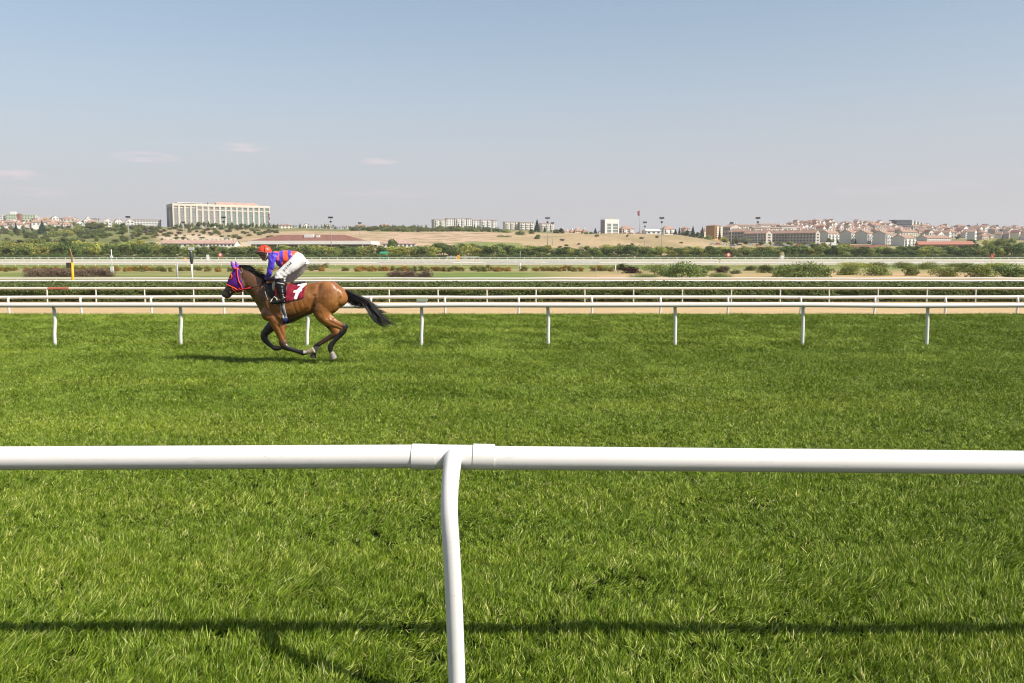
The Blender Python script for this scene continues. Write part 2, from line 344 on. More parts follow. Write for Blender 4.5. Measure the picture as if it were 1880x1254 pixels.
spin = rng.uniform(0, 6.283, n); lean = np.clip(lean, 0, 1.15)
ca, sa, ct, st, cs, ss = np.cos(ang), np.sin(ang), np.cos(lean), np.sin(lean), np.cos(spin), np.sin(spin)
# R = Rz(ang) Ry(lean) Rz(spin)
R00 = ca*ct*cs - sa*ss; R10 = sa*ct*cs + ca*ss; R20 = -st*cs; R21 = st*ss; R22 = ct
ey = -np.arcsin(np.clip(R20, -1, 1)); ex = np.arctan2(R21, R22); ez = np.arctan2(R10, R00)
me = bpy.data.meshes.new('grass'); me.vertices.add(n)
me.vertices.foreach_set('co', np.stack([x, y, gz(x, y)], -1).astype(np.float32).ravel())
for nm, arr in (('rot', np.stack([ex, ey, ez], -1)), ('scl', np.stack([sx, sx, sz], -1))):
    a = me.attributes.new(nm, 'FLOAT_VECTOR', 'POINT'); a.data.foreach_set('vector', arr.astype(np.float32).ravel())
me.update()
go = mko('grass', me, M_grass); tag(go, 'mown green turf of the racecourse, every blade of it', 'grass', kind='stuff')
gn = bpy.data.node_groups.new('grass_scatter', 'GeometryNodeTree')
gn.interface.new_socket('Geometry', in_out='INPUT', socket_type='NodeSocketGeometry'); gn.interface.new_socket('Geometry', in_out='OUTPUT', socket_type='NodeSocketGeometry')
q = gn.nodes.new; gi, gout, ip, ci = q('NodeGroupInput'), q('NodeGroupOutput'), q('GeometryNodeInstanceOnPoints'), q('GeometryNodeCollectionInfo')
ci.inputs['Collection'].default_value = tcol; ci.inputs['Separate Children'].default_value = True; ci.inputs['Reset Children'].default_value = True
def nattr(nm):
    z = q('GeometryNodeInputNamedAttribute'); z.data_type = 'FLOAT_VECTOR'; z.inputs['Name'].default_value = nm; return z.outputs[0]
er = q('FunctionNodeEulerToRotation'); lk = gn.links.new
lk(nattr('rot'), er.inputs[0]); lk(er.outputs[0], ip.inputs['Rotation']); lk(nattr('scl'), ip.inputs['Scale'])
lk(gi.outputs[0], ip.inputs['Points']); lk(ci.outputs[0], ip.inputs['Instance']); ip.inputs['Pick Instance'].default_value = True; lk(ip.outputs[0], gout.inputs[0])
go.modifiers.new('scatter', 'NODES').node_group = gn
print('tufts', n)
# ---------------------------------------------------------------- near running rail
f0 = thing('running_rail', 'near white plastic running rail right before the viewer, with one bent post', 'fence', (P(833, 1285, 4.05).x, 4.05, 0))
rd = .0595
yl = P(780, 840, D_NEAR)
def rail_piece(name, x0, y0, x1, y1, r, n=40):
    a = P(x0, y0, D_NEAR); b = P(x1, y1, D_NEAR); m = MB(True); seg = max(2, int((b - a).length / .12))
    m.tube([a.lerp(b, i / seg) for i in range(seg + 1)], r, n); return m.build(name, M_white, f0, True, True)
rail_piece('rail', -1500, 848, 760, 838, rd); rail_piece('rail', 904, 840.5, 3300, 862, rd)
for (x0, x1) in ((757, 801), (869, 908)):
    m = MB(True); a = P(x0, 838.2, D_NEAR); b = P(x1, 839.3, D_NEAR)
    m.tube([a, b], rd + .0055, 40); m.build('coupling_sleeve', M_white, f0, True, True)
m = MB(True); m.tube([P(799, 838.6, D_NEAR), P(871, 839.6, D_NEAR)], rd + .0025, 40); m.build('tee_joint', M_white, f0, True, True)
# bent post: leaves the crown of the rail towards the viewer, drops and swings back in
tp = P(828, 838, D_NEAR); zr = tp.z
prof = [(.00, -.012, 831), (-.050, .006, 830.5), (-.105, -.010, 829), (-.155, -.040, 827), (-.205, -.085, 824.8), (-.240, -.14, 823.2), (-.262, -.20, 822.6), (-.275, -.27, 823.4), (-.280, -.35, 825.2),
        (-.280, -.50, 828), (-.278, -.65, 830.3), (-.276, -.80, 832.3), (-.274, -.95, 834), (-.272, -1.12, 835.3), (-.27, -1.30, 836.5)]
pts = []
for dy, dz, px in prof:
    d = D_NEAR + dy; pts.append(Vector(((px - 940) * d / (1600 * .995 + 0), d, zr + dz)))
sm = []
for i in range(len(pts) - 1):
    p0, p1, p2, p3 = pts[max(i-1, 0)], pts[i], pts[i+1], pts[min(i+2, len(pts)-1)]
    for j in range(5):
        t = j / 5; sm.append(.5 * ((2*p1) + (p2-p0)*t + (2*p0-5*p1+4*p2-p3)*t*t + (3*p1-p0-3*p2+p3)*t**3))
sm.append(pts[-1])
m = MB(True); m.tube(sm, [.0455 - .0045 * min(1, i / 25) for i in range(len(sm))], 36); m.build('post', M_white, f0, True, True)
m = MB(True); c = tp + Vector((.055, -.058, -.012)); m.tube([c, c + Vector((.0, -.014, 0))], .006, 10); m.build('bolt', mat('bolt_grey', (.35, .34, .33), .4, .1), f0, True, True)
# ---------------------------------------------------------------- other rails
def fence(name, label, d, px0, px1, step, x_at, rail_z, r, r_post, side=0, pxs=None, xend=None, rail_r2=None, red=None, gap=.006, loc_x=0, maxn=100, n=10, sleeves=True):
    """straight running rail along X at depth d; side: +1 goosenecks behind the rail, -1 in front, 0 straight posts"""
    k = step; xs = []; px = x_at
    while px > px0: px -= step
    px += step
    while px <= px1: xs.append((px - 940) * d / 1607.0); px += step
    if pxs: xs = [P(q, 600, d).x for q in pxs]
    root = thing(name, label, 'fence', (0, d, gzs(0, d)))
    X0, X1 = (px0 - 940) * d / 1607., (px1 - 940) * d / 1607.
    if red:
        ra, rb = [(q - 940) * d / 1607. for q in red]
        for a, b, mm in ((X0, ra, M_white2), (ra, rb, M_red), (rb, X1, M_white2)):
            mb = MB(True); mb.tube([(a, d, rail_z), (b, d, rail_z)], r, n); mb.build('rail', mm, root, True, True)
    else:
        mb = MB(True); segs = max(1, len(xs))
        q = [X0 + (X1 - X0) * i / segs for i in range(segs + 1)]
        mb.tube([(u, d, rail_z + math.sin(u * .9 + d) * .010 + math.sin(u * .37) * .008) for u in q], r, n); mb.build('rail', M_white2, root, True, True)
    def post_mb():
        mb = MB(True); z0 = -.25
        if side:
            o = side * (r + r_post + .02); H = rail_z - gzs(0, d)
            mb.tube([(0, 0, H - r * .35), (0, o * .4, H - r * .25), (0, o * .8, H - r * .6), (0, o, H - r * 1.6), (.012, o * .9, H * .6), (.0, o * .55, H * .3), (0, o * .5, z0)], r_post, 10)
        else:
            H = rail_z - gzs(0, d); mb.tube([(0, 0, z0), (0, 0, H)], r_post, 8)
        return mb
    rt = random.Random(int(d)); ref = None; mid = sorted(xs, key=abs); keep = set(mid[:maxn])
    for X in xs:
        if X not in keep: continue
        if ref is None: ref = p = post_mb().build('post', M_white2, root, True)
        else: p = ref.copy(); COL.objects.link(p); p.parent = root
        p.location = (X, 0, gzs(X, d) - gzs(0, d)); p.rotation_euler = (0, rt.gauss(0, .012), 0)
    rest = [X for X in xs if X not in keep]
    if rest:
        mb = MB(True)
        for X in rest: mb.tube([(X, d, gzs(X, d) - .2), (X, d, rail_z)], r_post, 5)
        o = mb.build('posts', M_white2, root, False, True); o['kind'] = 'stuff'
    if sleeves and ref is not None and d < 0:
        sref = None
        for X in xs:
            if sref is None:
                mb = MB(True); mb.tube([(-.16, 0, 0), (.16, 0, 0)], r + .006, n); sref = s = mb.build('coupling_sleeve', M_white2, root, True)
            else: s = sref.copy(); COL.objects.link(s); s.parent = root
            s.location = (X, 0, rail_z - root.location.z + math.sin(X * 1.7) * .006)
    return root
def rz(y, d): return P(940, y, d).z
fence('running_rail', 'thick white rail crossing behind the galloping horse, curved posts standing in the turf', D_F1, -400, 2300, 233.6, 1006, rz(560.3, D_F1), .059, .041, +1, n=20, pxs=[-602, -369, -136, 97, 329, 562, 773, 1007, 1241, 1476, 1705, 1938, 2171])
fence('running_rail', 'white rail at the near edge of the sand track, posts hooked at the top', 36.9, -260, 2150, 131.3, 19, rz(545.5, 36.9), .070, .050, -1, n=14, pxs=[-244, -112, 20, 152.7, 281, 414, 548, 682.6, 817.5, 951.5, 1086, 1210.6, 1334.5, 1467, 1601.7, 1732, 1863, 1995, 2127])
D3 = 55.2
fence('running_rail', 'thin white rail with straight thin posts in front of the long clipped hedge', D3, -260, 2150, 90.1, 83, rz(529.4, D3), .068, .042, 0, red=(85, 124), n=12)
fence('running_rail', 'white rail just behind the long clipped hedge, only its post tops showing', 66.6, -200, 2100, 76.1, 64, rz(516.0, 66.6), .085, .05, 0, n=10)
fence('running_rail', 'white rail standing second behind the hedge at the edge of the lawn', 73.0, -200, 2100, 72.0, 30, rz(511.2, 73.0), .075, .05, 0, n=10)
fence('running_rail', 'far white rail nearest behind the row of flowering bushes', 245, -100, 2000, 21, 7, rz(483.6, 245), .17, .10, 0, n=6)
fence('running_rail', 'far white rail in the middle between the flowering bushes and the tree belt', 262, -100, 2000, 19, 3, rz(479.2, 262), .15, .08, 0, n=6)
fence('running_rail', 'far white rail along the far edge of the pale sand strip', 330, -100, 2000, 13.1, 5, rz(477.0, 330), .16, .10, 0, n=5)
fence('running_rail', 'farthest thin white rail running at the foot of the tree belt', 392, -100, 2000, 15.6, 11, rz(472.6, 392), .13, .14, 0, n=5)
# long pale boards between the far rails, printed in faded red and blue
M_board = mat('board_white', (.66, .64, .62), .6, .06, .3)
for (x0, x1, lab, c) in ((690, 832, 'low white board printed with a red band, below the green canopy', (.45, .12, .14)), (1000, 1100, 'low white board with faint blue marks, left of the flagpole', (.30, .30, .42)), (886, 996, 'low white board with violet marks, below the spruce by the cream flats', (.36, .2, .34))):
    d = 255; a = P(x0, 484.5, d); b = P(x1, 480.6, d); r0 = thing('advertising_board', lab, 'board', ((a.x + b.x) / 2, d, a.z))
    mb = MB(True); mb.box((a.x, d, a.z), (b.x, d + .08, b.z)); mb.build('panel', M_board, r0, False, True)
    mb = MB(True); q = a.x + 1; k = 0
    while q < b.x - 2:
        wq = random.uniform(.6, 3.2); mb.box((q, d - .02, a.z + .22), (q + wq, d, a.z + .38)); q += wq + random.uniform(.3, 1.3)
    mb.build('print', mat('print_' + str(x0), c, .6, .1), r0, False, True)
    mb = MB(True)
    for q in (a.x + .5, (a.x + b.x) / 2, b.x - .5): mb.box((q - .05, d + .08, a.z - .6), (q + .05, d + .16, a.z + .3))
    mb.build('stake', M_white2, r0, False, True)
# ---------------------------------------------------------------- horse and rider (side-on, 17.5 m away)
DH = 17.5
def HP(cx, cy, off=0.0):
    p = P(390 + cx / 5.2257, 430 + cy / 5.2257, DH); return Vector((p.x, DH + off, p.z))
UN = (HP(100, 0) - HP(0, 0)).x / 100            # metres per drawing unit
def remesh(mb, vox, it=3, fac=.5):
    o = mb.build('tmp'); md = o.modifiers.new('r', 'REMESH'); md.mode = 'VOXEL'; md.voxel_size = vox
    ms = o.modifiers.new('s', 'SMOOTH'); ms.iterations = it; ms.factor = fac
    bpy.context.view_layer.update(); dg = bpy.context.evaluated_depsgraph_get()
    me = bpy.data.meshes.new_from_object(o.evaluated_get(dg)); bpy.data.objects.remove(o); return me
def loft(mb, secs, n=20, lat=0.0, ex=1.0, sub=3):
    """secs: (top cx, top cy, bottom cx, bottom cy, half width[, lateral offset]); rings joined into a closed body"""
    S = [tuple(s) + ((lat,) if len(s) == 5 else ()) for s in secs]; Q = []
    for i in range(len(S) - 1):
        p0, p1, p2, p3 = [np.array(S[j]) for j in (max(i-1, 0), i, i+1, min(i+2, len(S)-1))]
        for j in range(sub):
            t = j / sub; Q.append(.5 * (2*p1 + (p2-p0)*t + (2*p0-5*p1+4*p2-p3)*t*t + (3*p1-p0-3*p2+p3)*t**3))
    Q.append(np.array(S[-1])); vs = []
    for q in Q:
        a, b = HP(q[0], q[1]), HP(q[2], q[3]); c = (a + b) / 2; h = (a - b) / 2
        for k in range(n):
            t = 2 * math.pi * k / n; s, co = math.sin(t), math.cos(t)
            s = math.copysign(abs(s) ** ex, s); co = math.copysign(abs(co) ** ex, co)
            vs.append(c + h * co + Vector((0, q[5] + q[4] * s, 0)))
    m = len(Q); fs = [(i*n+j, i*n+(j+1) % n, (i+1)*n+(j+1) % n, (i+1)*n+j) for i in range(m-1) for j in range(n)]
    fs += [tuple(range(n))[::-1], tuple((m-1)*n+j for j in range(n))]; mb.add(vs, fs)
def limb(mb, pts, n=14, sub=4):
    """pts: (cx, cy, radius in units, lateral radius m, lateral offset m)"""
    Q = []
    for i in range(len(pts) - 1):
        p0, p1, p2, p3 = [np.array(pts[j], float) for j in (max(i-1, 0), i, i+1, min(i+2, len(pts)-1))]
        for j in range(sub):
            t = j / sub; v = .5 * (2*p1 + (p2-p0)*t + (2*p0-5*p1+4*p2-p3)*t*t + (3*p1-p0-3*p2+p3)*t**3)
            Q.append(v)
    Q.append(np.array(pts[-1], float))
    mb.tube([HP(q[0], q[1], q[4]) for q in Q], [max(.004, q[2] * UN) for q in Q], n, True, [max(.004, q[3]) for q in Q])
TR = [(478,610,486,742,.07),(500,520,510,800,.15),(545,450,560,850,.205),(610,440,625,872,.245),(690,452,705,866,.275),(775,468,785,842,.29),(855,476,858,806,.29),
      (930,472,925,776,.275),(1005,456,985,752,.265),(1085,447,1050,745,.27),(1160,464,1120,742,.275),(1230,500,1195,720,.235),(1280,548,1255,690,.165),(1306,600,1296,655,.07)]
NK = [(640,455,560,815,.17),(560,442,478,770,.15),(500,425,432,690,.122),(440,388,382,612,.10),(370,340,338,560,.088),(300,305,300,530,.08)]
HD = [(235,312,330,410,.062),(196,345,322,505,.088),(170,392,300,540,.098),(148,445,262,548,.086),(130,498,222,560,.068),(108,536,190,585,.056),(92,558,170,606,.056),(88,580,150,616,.045),(98,598,135,616,.03)]
hb = MB(); loft(hb, TR, 28, 0, .92); loft(hb, NK, 22, 0, 1.0); loft(hb, HD, 20, 0, .95)
# muscles that swell the outline of shoulder, quarters and jaw
for s in (-1, 1):
    for cx, cy, rx, ry, rl, off, ang in ((590,640,80,170,.09,.165,-14),(560,760,75,70,.08,.16,20),(690,790,60,60,.07,.20,0),(1120,600,120,150,.10,.185,0),(1205,590,70,95,.07,.165,-25),(1070,690,75,120,.10,.17,12),(275,480,48,58,.03,.072,0),(1005,580,60,100,.04,.20,10)):
        rot = Matrix.Rotation(R(ang), 3, 'Y'); hb.ell(HP(cx, cy, s * off), (rx*UN, rl, ry*UN), 18, 12, rot)
FN, FF, RN, RF = -.165, .165, -.155, .155
nf = [(620,740,88,.085,-.15),(640,830,74,.075,FN),(668,920,52,.062,FN),(690,990,38,.052,FN),(702,1050,37,.048,FN),(735,1080,31,.042,FN),(790,1100,22,.034,FN),(850,1120,22,.032,FN),(884,1128,28,.037,FN),(915,1128,21,.034,FN+.0),(945,1120,20,.036,FN)]
ff = [(600,780,76,.08,.14),(575,860,62,.07,FF),(520,915,47,.06,FF),(478,965,38,.05,FF),(478,1005,36,.047,FF),(505,1045,27,.038,FF),(550,1085,22,.033,FF),(590,1103,27,.036,FF),(630,1098,22,.034,FF),(660,1090,22,.036,FF)]
nh = [(1120,620,140,.13,-.13),(1075,720,105,.115,-.15),(1105,800,70,.085,-.16),(1165,838,52,.065,RN),(1225,866,38,.05,RN),(1272,885,36,.045,RN),(1268,925,32,.04,RN),(1225,975,25,.033,RN),(1175,1030,24,.032,RN),(1147,1072,30,.037,RN),(1152,1110,23,.034,RN),(1163,1138,22,.036,RN)]
fh = [(1110,640,130,.12,.12),(1060,760,88,.10,.14),(1110,850,62,.075,.15),(1148,910,46,.058,RF),(1168,958,38,.048,RF),(1130,985,28,.038,RF),(1070,1022,24,.034,RF),(1010,1060,24,.033,RF),(978,1094,31,.038,RF),(968,1125,25,.035,RF),(962,1145,24,.036,RF)]
for l_ in (nf, ff, nh, fh): limb(hb, l_)
# point of hock, elbow, knees
for cx, cy, r_, off in ((1300,878,22,RN),(1190,955,20,RF),(700,872,40,-.16)): hb.ell(HP(cx, cy, off), (r_*UN, .03, r_*UN))
# skin of the ears
for off, (a, b) in ((-.045, ((232,345),(192,262))), (.04, ((250,335),(214,268)))):
    A, B = HP(*a, off), HP(*b, off * 1.2); hb.tube([A, A.lerp(B, .35), A.lerp(B, .7), B], [.03, .034, .022, .004], 10)
for s in (-1, 1): hb.ell(HP(185, 405, s * .084), (.026, .018, .022))
hm = remesh(hb, .0105, 4, .5); hm.name = 'body'
nv = len(hm.vertices); co = np.empty(nv * 3); hm.vertices.foreach_get('co', co); co = co.reshape(-1, 3)
o0 = HP(0, 0); CX = (co[:, 0] - o0.x) / UN; CY = (o0.z - co[:, 2]) / UN; OF = co[:, 1] - DH
bay = np.array((.215, .080, .019)); drk = np.array((.045, .020, .010)); blk = np.array((.012, .009, .008)); sock = np.array((.42, .38, .31))
c = np.tile(bay, (nv, 1))
def blend(c, col, t): t = np.clip(t, 0, 1)[:, None]; return c * (1 - t) + np.array(col) * t
# hollows between the muscles, pressed into the surface
GRV = [([(705,560),(655,690),(715,800)],16,.013),([(990,590),(962,680),(955,745)],20,.016),([(1235,610),(1165,700),(1110,800)],15,.013),([(1275,690),(1200,740),(1150,800)],13,.010),([(545,640),(590,770),(685,850)],16,.013),([(330,520),(400,630),(465,745)],17,.012),
       ([(755,790),(850,760),(940,700)],14,.008),([(640,880),(672,950),(695,1010)],11,.008),([(925,495),(950,560),(985,600)],24,.007),([(1040,470),(1020,560),(1000,640)],20,.007),([(480,470),(520,560),(600,620)],20,.010),([(1130,830),(1190,862),(1245,890)],9,.007),
       ([(800,560),(790,660),(820,760)],10,.004),([(840,550),(835,650),(860,740)],10,.004),([(880,540),(880,630),(900,710)],10,.004),([(240,440),(262,480),(255,520)],10,.006),([(150,520),(190,500),(230,500)],9,.005)]
dist = np.zeros(nv)
for pl, w_, dp in GRV:
    for a_, b_ in zip(pl[:-1], pl[1:]):
        dx_, dy_ = b_[0]-a_[0], b_[1]-a_[1]; t_ = np.clip(((CX-a_[0])*dx_ + (CY-a_[1])*dy_) / (dx_*dx_+dy_*dy_), 0, 1); dd_ = np.hypot(CX-a_[0]-t_*dx_, CY-a_[1]-t_*dy_)
        dist = np.maximum(dist, dp * np.exp(-(dd_ / w_) ** 2))
nr_ = np.empty(nv * 3); hm.vertices.foreach_get('normal', nr_); nr_ = nr_.reshape(-1, 3); side_ = np.clip(np.abs(nr_[:, 1]) * 1.6 - .3, 0, 1)
co = co - nr_ * (dist * side_ * 1.25 + (fbm(CX, CY + OF * 300, 34, 14) - .5) * .003 * side_)[:, None]; hm.vertices.foreach_set('co', co.ravel())
nz = fbm(CX, CY + OF * 300, 70, 4); n9 = fbm(CX, CY + OF * 300, 22, 9)
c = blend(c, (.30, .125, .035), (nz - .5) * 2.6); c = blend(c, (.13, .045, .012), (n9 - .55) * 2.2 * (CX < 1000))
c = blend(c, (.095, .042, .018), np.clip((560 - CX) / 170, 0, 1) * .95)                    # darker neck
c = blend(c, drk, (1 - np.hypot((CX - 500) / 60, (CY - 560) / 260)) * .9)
c = blend(c, (.40, .19, .055), (1 - np.hypot((CX - 1200) / 110, (CY - 610) / 90)) * .6)  # sunlit highlight on the rump painted into the coat colour
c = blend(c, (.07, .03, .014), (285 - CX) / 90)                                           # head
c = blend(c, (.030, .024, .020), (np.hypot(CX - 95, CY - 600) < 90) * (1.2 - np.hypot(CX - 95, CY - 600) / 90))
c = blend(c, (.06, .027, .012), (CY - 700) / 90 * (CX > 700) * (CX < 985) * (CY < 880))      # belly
c = blend(c, (.06, .028, .012), (1 - np.abs((CX - 985) - (CY - 690) * -.2) / 20) * (CY > 600) * .9)  # crease shade of the flank fold painted into the coat
leg = CY > 820
fore = (CX < 1000) & leg
c = blend(c, drk, (CY - 985) / 60 * fore); c = blend(c, blk, (CY - 1045) / 40 * fore)
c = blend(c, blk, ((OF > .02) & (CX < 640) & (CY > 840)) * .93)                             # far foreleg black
hind = (CX >= 900) & leg
c = blend(c, blk, (CX - 1235) / 25 * hind * (OF < 0)); c = blend(c, blk, (CY - 900) / 35 * hind * (OF < 0))
c = blend(c, drk, (CY - 955) / 20 * hind * (OF > 0)); c = blend(c, blk, (CY - 985) / 30 * hind * (OF > 0)); c = blend(c, (.05, .022, .01), ((OF > 0) & hind & (CX < 1100)) * .9)
c = blend(c, sock, ((OF < 0) & (CX > 868) & (CX < 960) & (CY > 1070)) * (CY < 1138) * .85)
c = blend(c, sock, ((OF > 0) & (CX > 940) & (CX < 1010) & (CY > 1092)) * .8)
c = blend(c, sock, ((OF > 0) & (CX > 640) & (CX < 705) & (CY > 1060)) * .55)
c = blend(c, blk, (np.hypot((CX - 182) / 16, (CY - 405) / 14) < 1) * 1.)
a = hm.color_attributes.new('Col', 'FLOAT_COLOR', 'POINT'); cc = np.ones((nv, 4), np.float32); cc[:, :3] = c; a.data.foreach_set('color', cc.ravel())
horse = thing('horse', 'bay racehorse at full gallop in a purple hood, all four feet off the turf', 'horse', HP(800, 1250))
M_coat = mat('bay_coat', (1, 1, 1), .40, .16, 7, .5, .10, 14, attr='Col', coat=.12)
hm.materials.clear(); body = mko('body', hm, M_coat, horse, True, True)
bpy.context.view_layer.update()
BV = BVHTree.FromPolygons([v.co + Vector(horse.location) for v in hm.vertices], [p.vertices[:] for p in hm.polygons])
def hit(cx, cy, side=-1, lift=.006):
    p = HP(cx, cy); q = BV.ray_cast(Vector((p.x, DH + side * 2, p.z)), Vector((0, -side, 0)))
    if q[0] is None: return None
    return q[0] + q[1] * lift + Vector((0, side * lift, 0))
def on_body(pts, side=-1, lift=.008, step=8):
    r_ = []
    for (a, b) in zip(pts[:-1], pts[1:]):
        k = max(1, int(math.hypot(b[0]-a[0], b[1]-a[1]) / step))
        for i in range(k):
            h = hit(a[0] + (b[0]-a[0])*i/k, a[1] + (b[1]-a[1])*i/k, side, lift)
            if h: r_.append(h)
    h = hit(*pts[-1], side, lift)
    if h: r_.append(h)
    return r_
def inside(poly, x, y):
    res = np.zeros(len(x), bool); j = len(poly) - 1
    for i in range(len(poly)):
        xi, yi = poly[i]; xj, yj = poly[j]
        cnd = ((yi > y) != (yj > y)) & (x < (xj - xi) * (y - yi) / (yj - yi + 1e-9) + xi); res ^= cnd; j = i
    return res
def shell(name, src, poly, lift, m, parent, extra=None, off_rng=None):
    """a layer of cloth: the part of the body inside the outline, lifted off the skin and given thickness"""
    cen = np.empty(len(src.polygons) * 3); src.polygons.foreach_get('center', cen); cen = cen.reshape(-1, 3) + np.array(parent_loc(src))
    px = (cen[:, 0] - o0.x) / UN; py = (o0.z - cen[:, 2]) / UN; k = inside(poly, px, py)
    if off_rng: k &= (cen[:, 1] - DH > off_rng[0]) & (cen[:, 1] - DH < off_rng[1])
    b = bmesh.new(); b.from_mesh(src); b.faces.ensure_lookup_table(); b.normal_update()
    bmesh.ops.delete(b, geom=[b.faces[i] for i in np.nonzero(~k)[0]], context='FACES')
    for _ in range(3): bmesh.ops.smooth_vert(b, verts=[v for v in b.verts if v.is_boundary], factor=.5, use_axis_x=True, use_axis_y=True, use_axis_z=True)
    b.normal_update(); inner = {v: v.co.copy() for v in b.verts}
    for v in b.verts: v.co += v.normal * lift
    me = bpy.data.meshes.new(name); b.to_mesh(me); b.free()
    o = mko(name, me, m, None, True); me.transform(Matrix.Translation(Vector(parent_loc(src)) - Vector(parent.location))); o.parent = parent
    so = o.modifiers.new('thickness', 'SOLIDIFY'); so.thickness = lift * .9; so.offset = -1; return o
def parent_loc(me): return horse.location if me is hm else (0, 0, 0)
# hooves
M_hoof = mat('hoof', (.27, .24, .21), .5, .2, 30); M_hoofd = mat('hoof_dark', (.05, .04, .035), .5, .2, 30)
def hoof(pts, off, m, lab=None):
    mb = MB(); mb.tube([HP(x_, y_, off) for x_, y_, r_ in pts], [r_ * UN for x_, y_, r_ in pts], 14, True, [r_ * UN * .95 for x_, y_, r_ in pts]); o = mb.build('hoof', m, horse, False, True)
    if lab: o['label'] = lab
hoof([(1156,1122,22),(1166,1144,27),(1180,1186,33)], RN, M_hoof, 'pale grey hoof')
hoof([(930,1124,20),(952,1118,25),(990,1100,31)], FN, mat('hoof_tan', (.45, .36, .24), .5, .2, 30), 'tan hoof')
hoof([(960,1135,22),(955,1155,27),(945,1192,32)], RF, M_hoofd)
hoof([(650,1092,20),(668,1090,26),(702,1096,31)], FF, mat('hoof_mid', (.22, .20, .17), .5, .2, 30))
# mane and tail: tapering strands
M_hair = mat('black_hair', (.010, .008, .008), .42, .3, 40, .5)
r5 = random.Random(5)
def strand(mb, p, r0, n=4, taper=.15):
    k = len(p); mb.tube(p, [r0 * (1 - (1 - taper) * (i / (k - 1)) ** 1.5) for i in range(k)], n)
mb = MB(); crest = [(262,305),(300,300),(340,318),(380,345),(420,368),(460,392),(500,420),(540,440),(580,450)]
for i in range(330):
    t = r5.random() * (len(crest) - 1.01); k = int(t); f = t - k
    x0 = crest[k][0] + (crest[k+1][0] - crest[k][0]) * f; y0 = crest[k][1] + (crest[k+1][1] - crest[k][1]) * f + 14
    ln = r5.uniform(28, 74) * (1 if x0 < 470 else 1.1); a_ = R(r5.uniform(-30, 22)); of = r5.uniform(-.05, .02)
    p = [HP(x0 + math.cos(a_) * ln * s * (1 + .2 * s), y0 - math.sin(a_) * ln * s - 16 * math.sin(s * 2.6) * (1 - s) + s * s * r5.uniform(-6, 16), of - s * .03) for s in (0, .25, .5, .75, 1)]
    strand(mb, p, .0085)
for (x0, y0, x1, y1, b) in ((478,372,512,395,-22),(450,378,505,402,-30),(470,392,516,408,-20)):
    strand(mb, [HP(x0 + (x1-x0)*s, y0 + (y1-y0)*s + b*math.sin(s*3.1), -.04) for s in (0,.2,.4,.6,.8,1)], .006)
for i in range(40):   # forelock side under the hood's rear edge
    x0, y0 = 262 + r5.uniform(-5, 30), 300 + r5.uniform(-4, 8); strand(mb, [HP(x0 + s * 50, y0 - 8 * math.sin(s * 3) + s * 14, r5.uniform(-.05, .04)) for s in (0, .5, 1)], .009)
mb.build('mane', M_hair, horse, True, True)
mb = MB()
up = [(1275,535),(1320,545),(1375,578),(1440,605),(1510,640),(1560,690),(1610,745),(1655,800),(1715,850)]
lo_ = [(1290,640),(1312,645),(1345,632),(1400,640),(1450,660),(1495,735),(1535,810),(1590,868),(1650,895)]
def pth(c_, t):
    t *= len(c_) - 1; k = min(int(t), len(c_) - 2); f = t - k; return (c_[k][0]*(1-f)+c_[k+1][0]*f, c_[k][1]*(1-f)+c_[k+1][1]*f)
for i in range(400):
    v = r5.random(); t0 = 0 if i < 260 else r5.uniform(0, .55); t1 = min(1, t0 + r5.uniform(.4, 1)); of = r5.gauss(0, .045); wob = r5.gauss(0, 9); p = []
    for s in np.linspace(0, 1, 9):
        t = t0 + (t1 - t0) * s; A, B = pth(up, t), pth(lo_, t); vv = .5 + (v - .5) * (.92 + .1 * s)
        p.append(HP(A[0]*(1-vv)+B[0]*vv + wob * s, A[1]*(1-vv)+B[1]*vv + wob * s * .6, of * (.3 + s)))
    strand(mb, p, r5.uniform(.006, .011))
for i in range(100):    # loose wisps under and behind
    t0 = r5.uniform(.05, .5); A = pth(lo_, t0); ln = r5.uniform(70, 190); a_ = r5.uniform(20, 62)
    p = [HP(A[0] - 6 + ln * s * math.cos(R(a_ * (1.4 - s))) * 1.1, A[1] - 14 + ln * s * math.sin(R(a_ * (1.4 - s))), r5.gauss(0, .03)) for s in np.linspace(0, 1, 7)]
    strand(mb, p, .0058)
for i in range(60):
    t0 = r5.uniform(.5, .98); A = pth(up, t0); ln = r5.uniform(50, 120); p = [HP(A[0] - 10 + ln * s, A[1] + 14 + ln * (.35 * s - .1 * s * s), r5.gauss(0, .04)) for s in np.linspace(0, 1, 5)]
    strand(mb, p, .005)
mb.build('tail', M_hair, horse, True, True)
# hood with orange piping
M_purple = mat('purple_hood', (.125, .012, .235), .55, .2, 20, .3, .15, 60); M_orange = mat('orange_trim', (.90, .10, .03), .5, .1, 10)
hoodp = [(236,305),(272,312),(262,360),(268,420),(292,470),(300,520),(270,535),(228,512),(180,490),(132,478),(150,425),(182,372),(205,335)]
hood = shell('hood', hm, hoodp, .011, M_purple, horse)
b = bmesh.new(); b.from_mesh(hood.data); gl = Vector(horse.location)
kill = []
for f in b.faces:
    p = f.calc_center_median() + gl; x_ = (p.x - o0.x) / UN; y_ = (o0.z - p.z) / UN
    if math.hypot((x_ - 176) / 21, (y_ - 403) / 27) < 1: kill.append(f)
bmesh.ops.delete(b, geom=kill, context='FACES'); b.to_mesh(hood.data); b.free()
for off, (q0, q1) in ((-.045, ((228,348),(184,256))), (.04, ((246,338),(212,262)))):
    A, B = HP(*q0, off), HP(*q1, off * 1.2); mb = MB(); mb.tube([A, A.lerp(B, .35), A.lerp(B, .7), B], [.042, .045, .03, .006], 12); mb.build('ear_cover', mat('violet_ear', (.22, .05, .38), .5, .1, 10), horse, True, True)
mb = MB()
